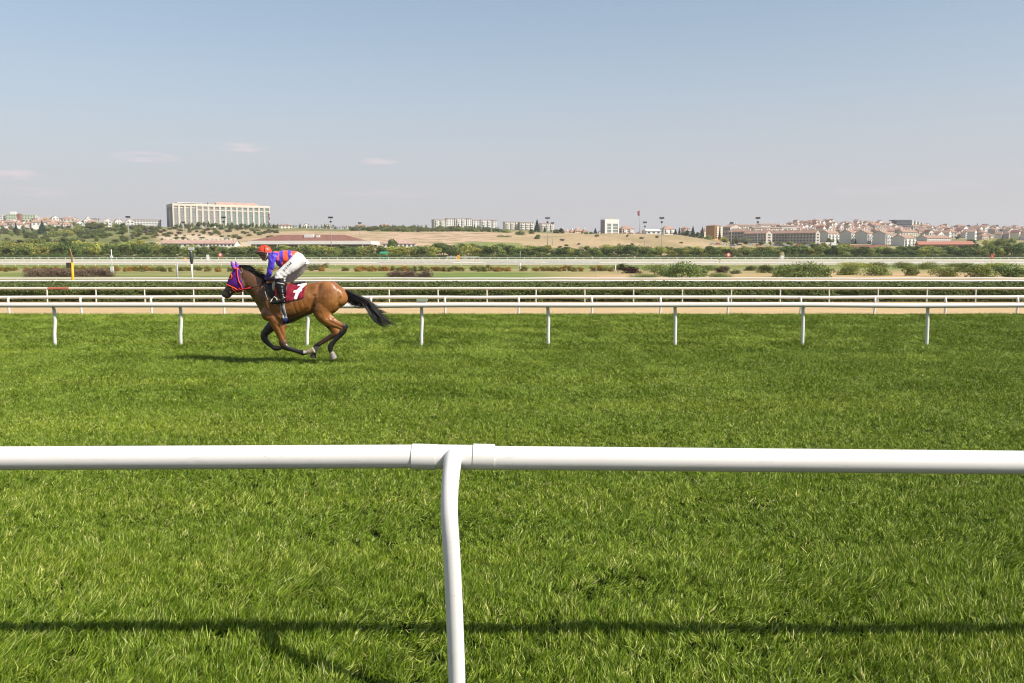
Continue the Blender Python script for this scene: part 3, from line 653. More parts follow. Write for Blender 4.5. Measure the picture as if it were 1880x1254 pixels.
for s in (-1, 1):
    for pl in ([(258,312),(250,345),(256,400),(272,450),(296,490),(300,530)], [(136,480),(180,492),(228,514),(272,540)], [(178,374),(194,384),(200,405),(194,424),(172,432)], [(215,322),(240,330),(258,330)]):
        p = on_body(pl, s, .012)
        if len(p) > 1: mb.tube(p, .011, 6)
mb.build('hood_trim', M_orange, horse, True, True)
# bridle and reins
M_strap = mat('red_strap', (.62, .03, .04), .5, .1, 10); M_leather = mat('black_leather', (.012, .011, .012), .4, .2, 30)
mb = MB()
for s in (-1, 1):
    for pl in ([(205,500),(215,530),(240,548),(300,540)], [(272,512),(285,528),(262,545),(225,545)]):
        p = on_body(pl, s, .016)
        if len(p) > 1: mb.tube(p, .0085, 6)
    p = [q for q in on_body([(232,530),(290,528)], s, .014)] + [HP(320, 522, s * .11), HP(385, 511, s * .13)]
    mb.tube(p, .0105, 6)
mb.build('bridle', M_strap, horse, True, True)
mb = MB()
for s in (-1, 1): mb.tube([HP(385, 511, s * .13), HP(430, 503, s * .14), HP(480, 493, s * .13), HP(505, 455, s * .07)], .007, 6)
mb.build('rein', M_leather, horse, True, True)
mb = MB()
for s in (-1, 1): mb.ell(HP(182, 556, s * .062), (.016, .006, .016))
mb.build('bit_ring', mat('steel', (.7, .7, .7), .25, .05, 10, metal=1), horse, True, True)
# saddle, number cloth, girth
sad = thing('saddle', 'small black racing saddle over a maroon number cloth, strapped to the bay horse', 'saddle', HP(780, 470))
M_maroon = mat('maroon_cloth', (1, 1, 1), .75, .12, 8, .2, .25, 40, attr='Col')
def patch(name, c00, c10, c11, c01, nx, ny, lift, m, colf=None, side=-1, wr=.0, parent=None):
    V = []; Cc = []; last = None
    for j in range(ny + 1):
        for i in range(nx + 1):
            u, v = i / nx, j / ny
            x_ = (c00[0]*(1-u)+c10[0]*u)*(1-v) + (c01[0]*(1-u)+c11[0]*u)*v; y_ = (c00[1]*(1-u)+c10[1]*u)*(1-v) + (c01[1]*(1-u)+c11[1]*u)*v
            h = hit(x_, y_, side, lift)
            if h is None: p = HP(x_, y_); h = Vector((p.x, DH + side * .03, p.z))
            if wr: h = h + Vector((0, side * wr * (math.sin(x_ * .09 + y_ * .05) + math.sin(y_ * .08 - x_ * .03)), 0))
            V.append(h); Cc.append(colf(x_, y_) if colf else (1, 1, 1))
    F = [(j*(nx+1)+i, j*(nx+1)+i+1, (j+1)*(nx+1)+i+1, (j+1)*(nx+1)+i) for j in range(ny) for i in range(nx)]
    o = mk(name, V, F, m, parent or sad, True, True)
    if colf:
        a = o.data.color_attributes.new('Col', 'FLOAT_COLOR', 'POINT')
        for k, c_ in enumerate(Cc): a.data[k].color = (*c_, 1)
    so = o.modifiers.new('thickness', 'SOLIDIFY'); so.thickness = .006; so.offset = 0; return o
def seg_d(x_, y_, a, b):
    dx, dy = b[0]-a[0], b[1]-a[1]; t = max(0, min(1, ((x_-a[0])*dx + (y_-a[1])*dy) / (dx*dx+dy*dy))); return math.hypot(x_-a[0]-t*dx, y_-a[1]-t*dy)
NUM = [((842,488),(905,477),9),((902,482),(862,530),14),((820,548),(878,534),11),((862,530),(834,602),15)]
def numc(x_, y_):
    for a_, b_, w_ in NUM:
        if seg_d(x_, y_, a_, b_) < w_: return (.80, .78, .76)
    return (.22, .012, .03)
patch('number_cloth', (734,486), (916,463), (908,606), (742,640), 70, 62, .010, M_maroon, numc, wr=.004)
patch('number_cloth', (734,486), (916,463), (908,606), (742,640), 40, 36, .010, M_maroon, numc, side=1, wr=.004)
mb = MB()   # saddle: pommel to cantle over the back
for k in range(3): pass
loft(mb, [(610,430,620,478,.06),(650,447,655,500,.10),(700,462,700,520,.13),(760,468,760,510,.15),(820,462,822,492,.15),(868,452,872,474,.12),(886,450,888,462,.07)], 18)
me = remesh(mb, .01, 3); o = mko('seat', me, M_leather, sad, True, True)
mb = MB(); loft(mb, [(600,448,610,560,.262),(628,455,632,580,.270)], 20); mb.build('saddle_pad', mat('cream_pad', (.62, .52, .34), .8, .1, 10), sad, True, True)
patch('saddle_flap', (655,470), (738,476), (745,560), (690,600), 12, 16, .02, M_leather, wr=0)
patch('saddle_flap', (655,470), (738,476), (745,560), (690,600), 12, 16, .02, M_leather, side=1)
patch('strap', (628,505), (648,505), (662,585), (640,590), 4, 12, .02, M_strap)
patch('shadow_gear_patch', (520,470), (640,470), (615,640), (560,560), 14, 14, .012, M_leather)  # black patch standing for the shadow and black gear before the boot
M_girth = mat('girth_grey', (.50, .49, .47), .7, .1, 20); M_navy = mat('navy_girth', (.012, .02, .09), .6, .1, 20)
for s in (-1, 1):
    patch('girth', (672,560), (712,560), (748,795), (708,802), 8, 40, .012, M_girth, side=s)
    patch('girth_buckle', (706,795), (752,795), (760,838), (716,850), 8, 8, .014, M_navy, side=s)
patch('girth', (688,600), (696,600), (732,795), (724,797), 2, 36, .018, M_navy)
# stirrup irons and leathers
mb = MB()
for s in (-1, 1):
    z = s * .345
    mb = MB(); mb.tube([HP(620 + 0, 612, z), HP(603, 640, z), HP(612, 655, z), HP(650, 662, z), HP(668, 655, z), HP(662, 610, z), HP(640, 592, z), HP(620, 612, z)], .008, 6); mb.build('stirrup', M_white, sad, True, True)
# ---------------------------------------------------------------- jockey
jk = thing('person', 'jockey crouching over the galloping horse in orange and purple hoops, orange helmet and white breeches', 'person', HP(800, 480))
def LASTFIX(): bpy.data.objects[COL.objects[-1].name].data.transform(Matrix.Translation(-Vector(jk.location)))
def arm(s, g=1.0, short=False, k=0):
    if s < 0: p = [(600,200,40,.052,-.165),(598,240,36,.048,-.195),(594,290,31,.042,-.205),(584,340,28,.038,-.20),(570,378,27,.036,-.19),(545,412,23,.031,-.14),(520,442,18,.026,-.09)]
    else: p = [(612,205,40,.052,.165),(640,250,35,.046,.20),(650,300,31,.042,.205),(640,350,28,.038,.20),(612,388,26,.035,.18),(570,420,22,.030,.13),(530,446,18,.026,.08)]
    return [(a, b, r_*g, w_*g, o_) for a, b, r_, w_, o_ in p]
def leg_(s, g=1.0):
    if s < 0: p = [(862,235,62,.085,-.10),(830,262,62,.088,-.14),(775,312,56,.082,-.20),(715,362,46,.068,-.25),(676,398,40,.056,-.285),(680,440,37,.05,-.30),(692,500,34,.045,-.315),(700,560,27,.038,-.325),(708,610,22,.034,-.33)]
    else: p = [(862,250,60,.085,.10),(842,285,58,.085,.14),(800,345,52,.078,.20),(748,400,44,.065,.25),(705,440,38,.055,.285),(700,480,36,.05,.30),(700,530,33,.045,.315),(700,590,26,.038,.325),(700,630,22,.034,.33)]
    return [(a, b, r_*g, w_*g, o_) for a, b, r_, w_, o_ in p]
TO = [(588,188,600,232,.09),(592,166,622,292,.165),(642,160,660,318,.195),(702,157,716,308,.185),(760,156,764,278,.172),(812,166,800,246,.160)]
PV = [(800,168,770,262,.155),(840,178,815,300,.17),(876,212,850,312,.165),(903,262,872,300,.11)]
sk = lambda S, g: [((a+(c_-a)*g), (b+(d_-b)*g), (c_-(c_-a)*g), (d_-(d_-b)*g), w_*(1-2*g)) for a, b, c_, d_, w_ in S]
bb = MB(); loft(bb, sk(TO, .06), 20); loft(bb, sk(PV, .06), 20)
for s in (-1, 1): limb(bb, arm(s, .82)); limb(bb, leg_(s, .82))
limb(bb, [(600,205,34,.06,0),(560,208,28,.052,0),(530,200,26,.05,0)])                              # neck
bb.ell(HP(505, 185), (50*UN, .078, 62*UN), 20, 14, Matrix.Rotation(R(18), 3, 'Y'))                     # skull
loft(bb, [(465,185,520,190,.055),(462,205,525,225,.055),(468,225,520,246,.05),(480,246,510,258,.03)], 16)  # face
bb.ell(HP(461, 218), (.012, .011, .018)); bb.ell(HP(486, 250), (.02, .018, .012))                    # nose, chin
bb.ell(HP(478, 239, 0), (.016, .022, .008))                                                          # lips
for s in (-1, 1): bb.ell(HP(532, 205, s * .078), (.016, .01, .026))                                   # ears
def hand(mb, s, g=1.0):
    """palm, four bent fingers of unequal length closed round the rein, and a thumb from the palm's side"""
    c0 = HP(510, 452, s * .075); mb.ell(c0, (.034*g, .020*g, .042*g), 12, 8)
    for k, (dz, ln) in enumerate(((.030, .9), (.011, 1.0), (-.008, .95), (-.026, .78))):
        b0 = c0 + Vector((-.022, s * .012, dz)); L1 = .030 * ln
        mb.tube([b0, b0 + Vector((-L1 * .8, 0, -.004)), b0 + Vector((-L1 * 1.0, -s * L1 * .8, -.008)), b0 + Vector((-L1 * .2, -s * L1 * 1.1, -.008))], [.0088*g, .0085*g, .008*g, .0068*g], 8)
    t0 = c0 + Vector((.004, -s * .010, .034)); mb.tube([t0, t0 + Vector((-.022, -s * .010, .014)), t0 + Vector((-.046, -s * .012, .008))], [.0105*g, .010*g, .008*g], 8)
for s in (-1, 1): hand(bb, s)
for s in (-1, 1): bb.tube([HP(712, 618, s*.33), HP(680, 636, s*.335), HP(640, 646, s*.335), HP(612, 648, s*.335)], [.04, .036, .03, .02], 10)
bm_ = remesh(bb, .0075, 2, .4); M_skin = mat('skin', (.36, .19, .12), .5, .08, 20, .4)
mko('body', bm_, M_skin, jk, True, True)
# jacket with hoops
jb = MB(); loft(jb, TO, 24, 0, .95)
for s in (-1, 1): limb(jb, arm(s, 1.05))
limb(jb, [(612,208,38,.068,0),(568,206,34,.062,0),(556,206,31,.058,0)])
jm = remesh(jb, .008, 3, .5); n_ = len(jm.vertices); co = np.empty(n_*3); jm.vertices.foreach_get('co', co); co = co.reshape(-1, 3)
# long folds in the cloth
x_ = (co[:, 0] - o0.x) / UN; y_ = (o0.z - co[:, 2]) / UN; of_ = co[:, 1] - DH
no_ = np.empty(n_*3); jm.vertices.foreach_get('normal', no_); no_ = no_.reshape(-1, 3)
dsp = .006 * (np.sin(x_ * .05 + y_ * .03 + of_ * 20) + np.sin(x_ * .09 - y_ * .05) * .6) + (fbm(x_, y_ + of_ * 200, 26, 5) - .5) * .02
co = co + no_ * dsp[:, None]; jm.vertices.foreach_set('co', co.ravel())
blue = np.array((.062, .032, .46)); org = np.array((.85, .085, .03))
arc = x_ - 14 * np.sin(np.clip((y_ - 160) / 75, 0, 1.2) * 1.57) * (y_ < 400) + np.clip(y_ - 235, 0, 200) * .45
torso = (np.abs(of_) < .30)
isarm = np.zeros(n_, bool)
for s in (-1, 1):
    q = np.array([(HP(a, b, o_).x, o_, HP(a, b).z, r_ * UN) for a, b, r_, w_, o_ in arm(s, 1.05)])
    for k in range(len(q) - 1):
        for t in (0, .33, .66):
            v = q[k] * (1 - t) + q[k+1] * t; isarm |= (np.hypot(x_ - (v[0] - o0.x) / UN, y_ - (o0.z - v[2]) / UN) < v[3] / UN * 1.18) & (of_ * s > abs(v[1]) - .055 )
hoop = ((arc > 598) & (arc < 645)) | ((arc > 683) & (arc < 730)) | ((arc > 762) & (arc < 806))
c = np.where((hoop & ~isarm)[:, None], org, blue)
a = jm.color_attributes.new('Col', 'FLOAT_COLOR', 'POINT'); cc = np.ones((n_, 4), np.float32); cc[:, :3] = c; a.data.foreach_set('color', cc.ravel())
mko('jacket', jm, mat('silk', (1, 1, 1), .42, .1, 12, .45, .2, 35, attr='Col', sheen=.2), jk, True, True)
# breeches
pb = MB(); loft(pb, PV, 24, 0, .95)
for s in (-1, 1): limb(pb, leg_(s, 1.06)[:5] + [leg_(s, 1.0)[5]])
pm = remesh(pb, .008, 3, .5); n_ = len(pm.vertices); co = np.empty(n_*3); pm.vertices.foreach_get('co', co); co = co.reshape(-1, 3); no_ = np.empty(n_*3); pm.vertices.foreach_get('normal', no_); no_ = no_.reshape(-1, 3)
x_ = (co[:, 0] - o0.x) / UN; y_ = (o0.z - co[:, 2]) / UN
u_ = (x_ - y_) * .7; v_ = (x_ + y_) * .7
knee = np.clip((y_ - 335) / 40, 0, 1)
dsp = knee * .0022 * np.sin(u_ * .17) + (fbm(u_ * .35, v_, 14, 6) - .5) * .012 + .002 * np.sin(u_ * .05 + v_ * .02) * (1 - knee)
pm.vertices.foreach_set('co', (co + no_ * dsp[:, None]).ravel())
M_breech = mat('white_breeches', (.74, .72, .71), .6, .05, 10, .3, .15, 50)
br = mko('breeches', pm, M_breech, jk, True, True)
BVB = BVHTree.FromPolygons([v.co + Vector(jk.location) for v in pm.vertices], [p.vertices[:] for p in pm.polygons])
def onb(cx, cy):
    p = HP(cx, cy); q = BVB.ray_cast(Vector((p.x, DH - 2, p.z)), Vector((0, 1, 0))); return (q[0] + Vector((0, -.003, 0))) if q[0] else None
GLY = {'S': [[(1,0),(.2,0),(0,.25),(.25,.5),(.8,.5),(1,.75),(.8,1),(0,1)]], 'I': [[(.5,0),(.5,1)]], 'L': [[(0,0),(0,1),(.9,1)]], 'V': [[(0,0),(.5,1),(1,0)]], 'A': [[(0,1),(.5,0),(1,1)],[(.2,.62),(.8,.62)]], 'N': [[(0,1),(0,0),(1,1),(1,0)]]}
mb = MB(); A0, B0 = Vector((718, 342)), Vector((788, 262)); dr = (B0 - A0).normalized(); nn = Vector((-dr.y, dr.x)); tx = 'SILVAN'
nn = Vector((.72, .64))
for i, ch in enumerate(tx):
    o_ = A0 + (B0 - A0) * (i / len(tx))
    for st in GLY[ch]:
        p = [onb(*(o_ + dr * (g_[0] * 9.5) + nn * (g_[1] * 20 - 4))) for g_ in st]; p = [q for q in p if q]
        if len(p) > 1: mb.tube(p, .0058, 4)
mb.build('lettering', mat('grey_print', (.08, .09, .08), .6, .1, 10), br, False, False)
LASTFIX()
# boots and gloves
for s in (-1, 1):
    b_ = MB(); l2 = leg_(s, 1.12)
    limb(b_, [(x0_, y0_, r_ * 1.04, w_ * 1.1, o_) for x0_, y0_, r_, w_, o_ in [((l2[4][0]+l2[5][0])/2, (l2[4][1]+l2[5][1])/2 - 2, l2[5][2], l2[5][3], l2[5][4])] + l2[5:]])
    b_.tube([HP(722, 610, s*.33), HP(705, 634, s*.335), HP(665, 644, s*.335), HP(625, 648, s*.335), HP(600, 650, s*.335)], [.044, .048, .042, .036, .02], 12); b_.ell(HP(727, 640, s*.333), (.035, .03, .028))
    bo = mko('boot', remesh(b_, .008, 2, .4), M_leather, jk, True, True)
    m1 = MB(); y0 = 470 if s < 0 else 510
    m1.tube([HP(688 + 40*math.cos(t), y0 + 5 * math.cos(t) - 6 * math.sin(t), s*.308 - s * .056*math.sin(t) * -1) for t in np.linspace(0, 6.283, 25)], .006, 6); m1.build('boot_band', M_white, bo, False, False); LASTFIX()
    m1 = MB()
    for k in range(5): m1.ell(HP(712 + k * 3, 500 + k * 22 + (6 if k % 2 else 0), s * .362 - (s * k * .001)), (.009, .006, .010), 8, 6)
    m1.ell(HP(735, 600, s*.365), (.02, .008, .01)); m1.build('boot_studs', M_white, bo, False, False); LASTFIX()
    gm = MB(); hand(gm, s, 1.22); gm.tube([HP(512, 450, s*.078), HP(532, 430, s*.105)], [.036, .034], 12); mko('glove', remesh(gm, .0055, 1, .3), M_leather, jk, True, True)
# helmet, goggles, chin strap
M_helm = mat('orange_helmet', (.82, .075, .025), .4, .12, 14, .45, .12, 40)
hb2 = MB(); ro = Matrix.Rotation(R(6), 3, 'Y'); C0 = HP(500, 168)
vs = []; nu, nv_ = 28, 10
for i in range(nv_ + 1):
    th = (math.pi * .52) * i / nv_
    for j in range(nu):
        ph = 2 * math.pi * j / nu; vs.append(C0 + ro @ Vector((69*UN*math.sin(th)*math.cos(ph), .108*math.sin(th)*math.sin(ph), 64*UN*math.cos(th) - .0)))
fs = [(i*nu+j, (i+1)*nu+j, (i+1)*nu+(j+1) % nu, i*nu+(j+1) % nu) for i in range(nv_) for j in range(nu)]
hb2.add(vs, fs); he = hb2.build('helmet', M_helm, jk, True, True)
so = he.modifiers.new('thickness', 'SOLIDIFY'); so.thickness = .018; so.offset = -1
mb = MB(); mb.tube([C0 + ro @ Vector((69*UN*math.cos(t), .109*math.sin(t), -.006)) for t in np.linspace(0, 6.283, 33)], .0075, 6); mb.build('helmet_rim', mat('pink_band', (.62, .16, .22), .5, .1, 10), he, False, False); LASTFIX()
mb = MB(); mb.tube([HP(500+70*math.cos(t)*.30 - 8*math.sin(t)*1 + 0, 168 - 66*math.sin(t), 0) + Vector((0, -.112*math.cos(t), 0)) for t in np.linspace(0, 3.14, 17)], .005, 6); mb.build('helmet_strap', M_leather, he, False, False); LASTFIX()
mb = MB()   # peak and goggles
mb.tube([HP(447, 172, -.085), HP(432, 186, -.05), HP(428, 190, 0), HP(432, 186, .05), HP(447, 172, .085)], .011, 8); mb.build('helmet_peak', M_leather, he, True, False); LASTFIX()
mb = MB()
for s in (-1, 1): mb.ell(HP(466, 200, s*.036), (.022, .032, .021), 14, 10)
mb.tube([HP(466, 198, -.06), HP(500, 200, -.088), HP(530, 196, -.085)], .008, 6); mb.tube([HP(466, 198, .06), HP(500, 200, .088), HP(530, 196, .085)], .008, 6); mb.tube([HP(455, 200, -.03), HP(453, 200, .03)], .007, 6)
mb.build('goggles', mat('goggle_black', (.01, .012, .01), .12, .1, 10, .6), jk, True, True)
mb = MB(); mb.tube([HP(542, 182, -.09), HP(532, 210, -.085), HP(515, 240, -.055), HP(505, 256, 0), HP(515, 240, .055), HP(532, 210, .085), HP(542, 182, .09)], .0065, 6); mb.build('chin_strap', M_white, jk, True, True)
# whip held along the horse's shoulder
wh = thing('whip', 'x', 'whip', HP(545, 548, -.30)); mb = MB(); mb.tube([HP(508, 446, -.12), HP(543, 542, -.295)], [.009, .006], 6); mb.build('handle', M_leather, wh, True, True)
mb = MB(); mb.tube([HP(543, 542, -.295), HP(580, 640, -.33)], [.0045, .0035], 6); mb.build('shaft', mat('whip_cream', (.55, .50, .42), .5, .1, 10), wh, True, True)
tag(wh, "thin cream riding whip held down along the bay horse's shoulder", 'whip')
# ---------------------------------------------------------------- leaf-clump plants
def leaves(r, pts, nrm, size, jit=.7):
    """quads of uneven size scattered at pts, facing roughly nrm"""
    n = len(pts); d = nrm + r.normal(0, jit, (n, 3)); d /= np.linalg.norm(d, axis=1)[:, None] + 1e-9
    a = np.cross(d, r.normal(0, 1, (n, 3))); a /= np.linalg.norm(a, axis=1)[:, None] + 1e-9; b = np.cross(d, a)
    s = size * r.uniform(.5, 1.35, n)[:, None]; e = r.uniform(.55, 1, n)[:, None]
    V = np.stack([pts + a*s, pts + b*s*e, pts - a*s, pts - b*s*e], 1).reshape(-1, 3); return V, np.arange(n * 4).reshape(n, 4)
def lobes(r, rx, ry, rz_, k, z0=0., flat=.6):
    """centres and radii of the clumps that make an uneven crown"""
    L_ = []
    for i in range(k):
        a = r.uniform(0, 6.283); q = math.sqrt(r.uniform(0, 1)) * .68; h = r.uniform(-.75, .72)
        w_ = math.sqrt(max(.05, 1 - h * h))
        L_.append((rx*q*w_*math.cos(a), ry*q*w_*math.sin(a), z0 + rz_*(h), r.uniform(.30, .5)))
    return L_
def crown_mesh(name, seed, rx, ry, rz_, k, n, size, zc, shape='round'):
    r = np.random.default_rng(seed); P_, N_ = [], []
    if shape == 'cone':
        t = r.uniform(0, 1, n) ** .75; a = r.uniform(0, 6.283, n); tier = (t * 9) % 1
        rad = rx * (1 - t) * (.62 + .38 * tier) * r.uniform(.75, 1.1, n) + .02 * rx
        P_ = np.stack([rad*np.cos(a), rad*np.sin(a), zc - rz_ + 2*rz_*(1 - (1 - t)) ], -1); N_ = np.stack([np.cos(a), np.sin(a), np.full(n, .4)], -1)
    else:
        L_ = lobes(r, rx, ry, rz_, k, zc); m = n // k
        for (x_, y_, z_, q) in L_:
            d = r.normal(0, 1, (m, 3)); d /= np.linalg.norm(d, axis=1)[:, None]; rr = r.uniform(.72, 1.08, (m, 1))
            sc = np.array((rx, ry, rz_)) * q; P_.append(np.array((x_, y_, z_)) + d * rr * sc); N_.append(d)
        P_ = np.concatenate(P_); N_ = np.concatenate(N_)
        k_ = P_[:, 2] > .02; P_, N_ = P_[k_], N_[k_]
    V, F = leaves(r, P_, N_, size); return np_mesh(name, V, F, 4)
def leafmat(name, col, obj=.22, var=.3, sc=1.2): return mat(name, col, .75, var, sc, .15, objrand=obj, transl=.22)
M_oak = leafmat('leaf_dark', (.145, .195, .055)); M_olive = leafmat('leaf_olive', (.26, .30, .085)); M_lime = leafmat('leaf_lime', (.41, .42, .10)); M_pine = leafmat('leaf_pine', (.060, .085, .05), .15)
M_grey = leafmat('leaf_greygreen', (.22, .24, .12)); M_dry = leafmat('leaf_dry', (.20, .145, .09)); M_scrub = leafmat('leaf_scrub', (.19, .20, .08))
M_bark = mat('bark', (.10, .075, .05), .9, .3, 6, .1, .5, 20)
def trunk_mesh(seed, h, r0, spread):
    r = random.Random(seed); m = MB(); m.tube([(0, 0, -1), (r.uniform(-.1, .1), 0, h * .4), (r.uniform(-.2, .2), r.uniform(-.2, .2), h)], [r0 * 1.2, r0 * .8, r0 * .3], 7)
    for i in range(4):
        a = r.uniform(0, 6.28); m.tube([(0, 0, h * .4), (spread*.5*math.cos(a), spread*.5*math.sin(a), h * .65), (spread*math.cos(a), spread*math.sin(a), h * .9)], [r0*.55, r0*.35, r0*.12], 5)
    me = bpy.data.meshes.new('trunk'); me.from_pydata(m.v, [], m.f); me.materials.append(M_bark); return me
PROTO = {}
def proto(kind, v):
    key = (kind, v)
    if key not in PROTO and kind.startswith('bush'):
        a_ = float(kind[4:]); s = 50 + v * 17 + int(a_ * 10)
        PROTO[key] = (crown_mesh('foliage', s, .5 * a_ * 1.12, .42 * max(1, a_ * .6), .50, int(12 * a_), int(1400 * a_ ** .8), .045, .36), None)
    if key not in PROTO:
        s = hash(kind) % 1000 if False else sum(map(ord, kind)) + v * 17
        if kind == 'round': me = crown_mesh('crown', s, .5, .5, .40, 13, 1500, .038, .56); tr = trunk_mesh(s, .55, .035, .22)
        elif kind == 'wide': me = crown_mesh('crown', s, .5, .45, .36, 15, 1700, .034, .44); tr = trunk_mesh(s, .4, .03, .25)
        elif kind == 'cone': me = crown_mesh('crown', s, .5, .5, .47, 1, 1300, .045, .53, 'cone'); tr = trunk_mesh(s, .9, .03, .05)
        elif kind == 'bush': me = crown_mesh('foliage', s, .5, .42, .48, 14, 1500, .032, .40); tr = None
        elif kind == 'sparse': me = crown_mesh('crown', s, .45, .45, .38, 8, 380, .035, .58); tr = trunk_mesh(s, .9, .018, .2)
        PROTO[key] = (me, tr)
    return PROTO[key]
MATCOP = {}
def plant(name, kind, px, d, wpx, hpx, m, label, cat, group=None, sink=0., v=None, ybase=None):
    """one plant standing at photo column px, depth d, wpx x hpx photo pixels in size"""
    if kind == 'bush': kind = 'bush%.1f' % min((1.0, 1.6, 2.4, 3.4, 5.0), key=lambda q: abs(math.log(q * hpx / wpx)))
    s_ = 1607.0 / d; g_ = gp(px, d) if ybase is None else P(px, ybase, d); vv = random.randrange(4) if v is None else v; me, tr = proto(kind, vv)
    key = (kind, vv, m.name)
    if key not in MATCOP: q = me.copy(); q.materials.clear(); q.materials.append(m); MATCOP[key] = q
    W, H = wpx / s_, hpx / s_
    if tr is None:
        o = bpy.data.objects.new(name, MATCOP[key]); COL.objects.link(o); tag(o, label, cat, group)
        o.location = g_ - Vector((0, 0, sink)); q = H * min(1.3, max(.75, W / H / float(kind[4:]))); o.scale = (q, q, H); o.rotation_euler.z = random.choice((0, 3.14)) + random.uniform(-.3, .3); return o
    o = thing(name, label, cat, g_ - Vector((0, 0, sink)), random.uniform(0, 6.28), group); o.scale = (W, W, H)
    c_ = bpy.data.objects.new('crown', MATCOP[key]); COL.objects.link(c_); c_.parent = o
    t_ = bpy.data.objects.new('trunk', tr); COL.objects.link(t_); t_.parent = o; return o
# ---------------------------------------------------------------- long clipped hedge
def hedge():
    r = np.random.default_rng(3); x0, x1 = -44, 44; y0, y1 = 57.0, 65.6; zt = rz(525.5, 58.2)
    def top(x, y): return zt + (fbm(x, y, 2.4, 91) - .5) * .22 + (fbm(x, y * 0, 14, 95) - .5) * .14 + (y - 58) * .006
    n = 60000; x = r.uniform(x0, x1, n); z = r.uniform(-.85, zt + .02, n); y = y0 + .22 * (fbm(x, z * 3, 1.3, 77) - .5) * 2 + np.clip((z - zt + .25), 0, 1) * .9 + r.uniform(-.03, .06, n)
    k = (z < top(x, y)) & (r.uniform(size=n) < .35 + .65 * np.clip((z + .85) / .35, 0, 1)); p1 = np.stack([x, y, z], -1)[k]; n1_ = np.tile((0, -1, .35), (len(p1), 1))
    n = 60000; x = r.uniform(x0, x1, n); y = y0 + .15 + (y1 - y0) * r.uniform(0, 1, n) ** 1.15; z = top(x, y) + r.uniform(-.05, .05, n); p2 = np.stack([x, y, z], -1); n2_ = np.tile((0, -.15, 1), (n, 1))
    V, F = leaves(r, np.concatenate([p1, p2]), np.concatenate([n1_, n2_]), .062, .75); sz_ = 1 + .9 * (V[:, 1:2] - 57) / 9 * 0
    me = np_mesh('hedge', V, F, 4); M_h = mat('hedge_leaf', (.125, .155, .040), .6, .45, .9, .25, transl=.2)
    root = thing('hedge', 'long low clipped hedge running the whole width behind the sand track', 'hedge', (0, 57, -.85))
    o = mko('foliage', me, M_h, root, False, True)
    xs = np.linspace(x0, x1, 240); sec = [(57.28, -.9), (57.25, zt - .32), (57.75, zt - .09), (65.3, zt - .05), (65.4, -.9)]
    V = np.array([(a, b, c_ + (vnoise(np.array([a]), np.array([b]), 1.3, 5)[0] - .5) * .08) for a in xs for b, c_ in sec]); ns = len(sec)
    F = np.array([(i*ns+j, (i+1)*ns+j, (i+1)*ns+j+1, i*ns+j+1) for i in range(239) for j in range(ns-1)])
    mko('dark_core', np_mesh('dark_core', V, F, 4), mat('hedge_core', (.022, .026, .012), .95, .4, 4, .05), root, False, True)  # solid dark inner core under the leaf layer
hedge()
random.seed(11)
# ---------------------------------------------------------------- tree belt at the far side of the course
MARKS = [(60, 'the pale green flats on the skyline'), (132, 'the yellow pole'), (237, 'the mast beside the white house'), (338, 'the mast left of the office block'), (412, 'the mast before the office block'), (520, 'the flag by the office block'), (608, 'the mast over the hall roof'),
         (705, 'the green canopy'), (800, 'the left end of the white flats'), (900, 'the right end of the white flats'), (986, 'the tall dark spruce'), (1120, 'the glass-fronted building'), (1173, 'the flagpole'), (1214, 'the mast right of the flagpole'), (1316, 'the orange block'), (1389, 'the mast before the long flats'),
         (1520, 'the two white vans'), (1605, 'the shed with a dark red roof'), (1720, 'the long red hall'), (1800, 'the orange gable of the red hall'), (1860, 'the grey flats at the right edge')]
belt = []; px = -60
while px < 1950:
    belt.append(px); px += random.uniform(12, 19)
topf = lambda x: np.interp(x, [-60, 60, 200, 260, 380, 470, 640, 700, 722, 740, 800, 900, 990, 1040, 1100, 1150, 1230, 1400, 1520, 1600, 1700, 1780, 1850, 1950], [448, 446, 448, 445, 455, 455, 455, 453, 446, 454, 449, 450, 451, 456, 453, 448, 455, 454, 450, 454, 453, 454, 449, 450])
for px, ph in zip(belt, places(belt, MARKS)):
    t = float(topf(px)) + random.uniform(-3, 5); m, ad = random.choice([(M_oak, 'dark green'), (M_oak, 'dark green'), (M_olive, 'olive green'), (M_olive, 'olive green'), (M_lime, 'yellowish green')] if random.random() < .8 else [(M_oak, 'dark green')])
    k = random.choice(['round', 'wide']); d = random.uniform(418, 440)
    plant('broadleaf_tree', k, px, d, random.uniform(25, 38), 474 - t, m, f'{ad} belt tree, {ph}', 'tree', 'trees of the belt behind the far rails')
belt2 = [q + random.uniform(-5, 5) for q in np.arange(-50, 1945, 17.)]
for px, ph in zip(belt2, places(belt2, MARKS)):
    t = float(topf(px)) - random.uniform(0, 3.5) * (1 if px > 1350 or px < 300 else .3); m, ad = random.choice([(M_oak, 'dark green'), (M_olive, 'olive green'), (M_lime, 'yellowish green')])
    plant('broadleaf_tree', random.choice(['round', 'wide']), px, random.uniform(444, 452), random.uniform(24, 34), 472 - t, m, f'{ad} back-row belt tree, {ph}', 'tree', 'back row of the tree belt')
low = [q for q in np.arange(-50, 1940, 13.)]
for px, ph in zip(low, places(low, MARKS)):
    plant('shrub', 'bush', px + random.uniform(-3, 3), 408, random.uniform(17, 23), random.uniform(7, 10), M_oak, f'low shrub under the tree belt, {ph}', 'shrub', 'low shrubs at the foot of the tree belt')
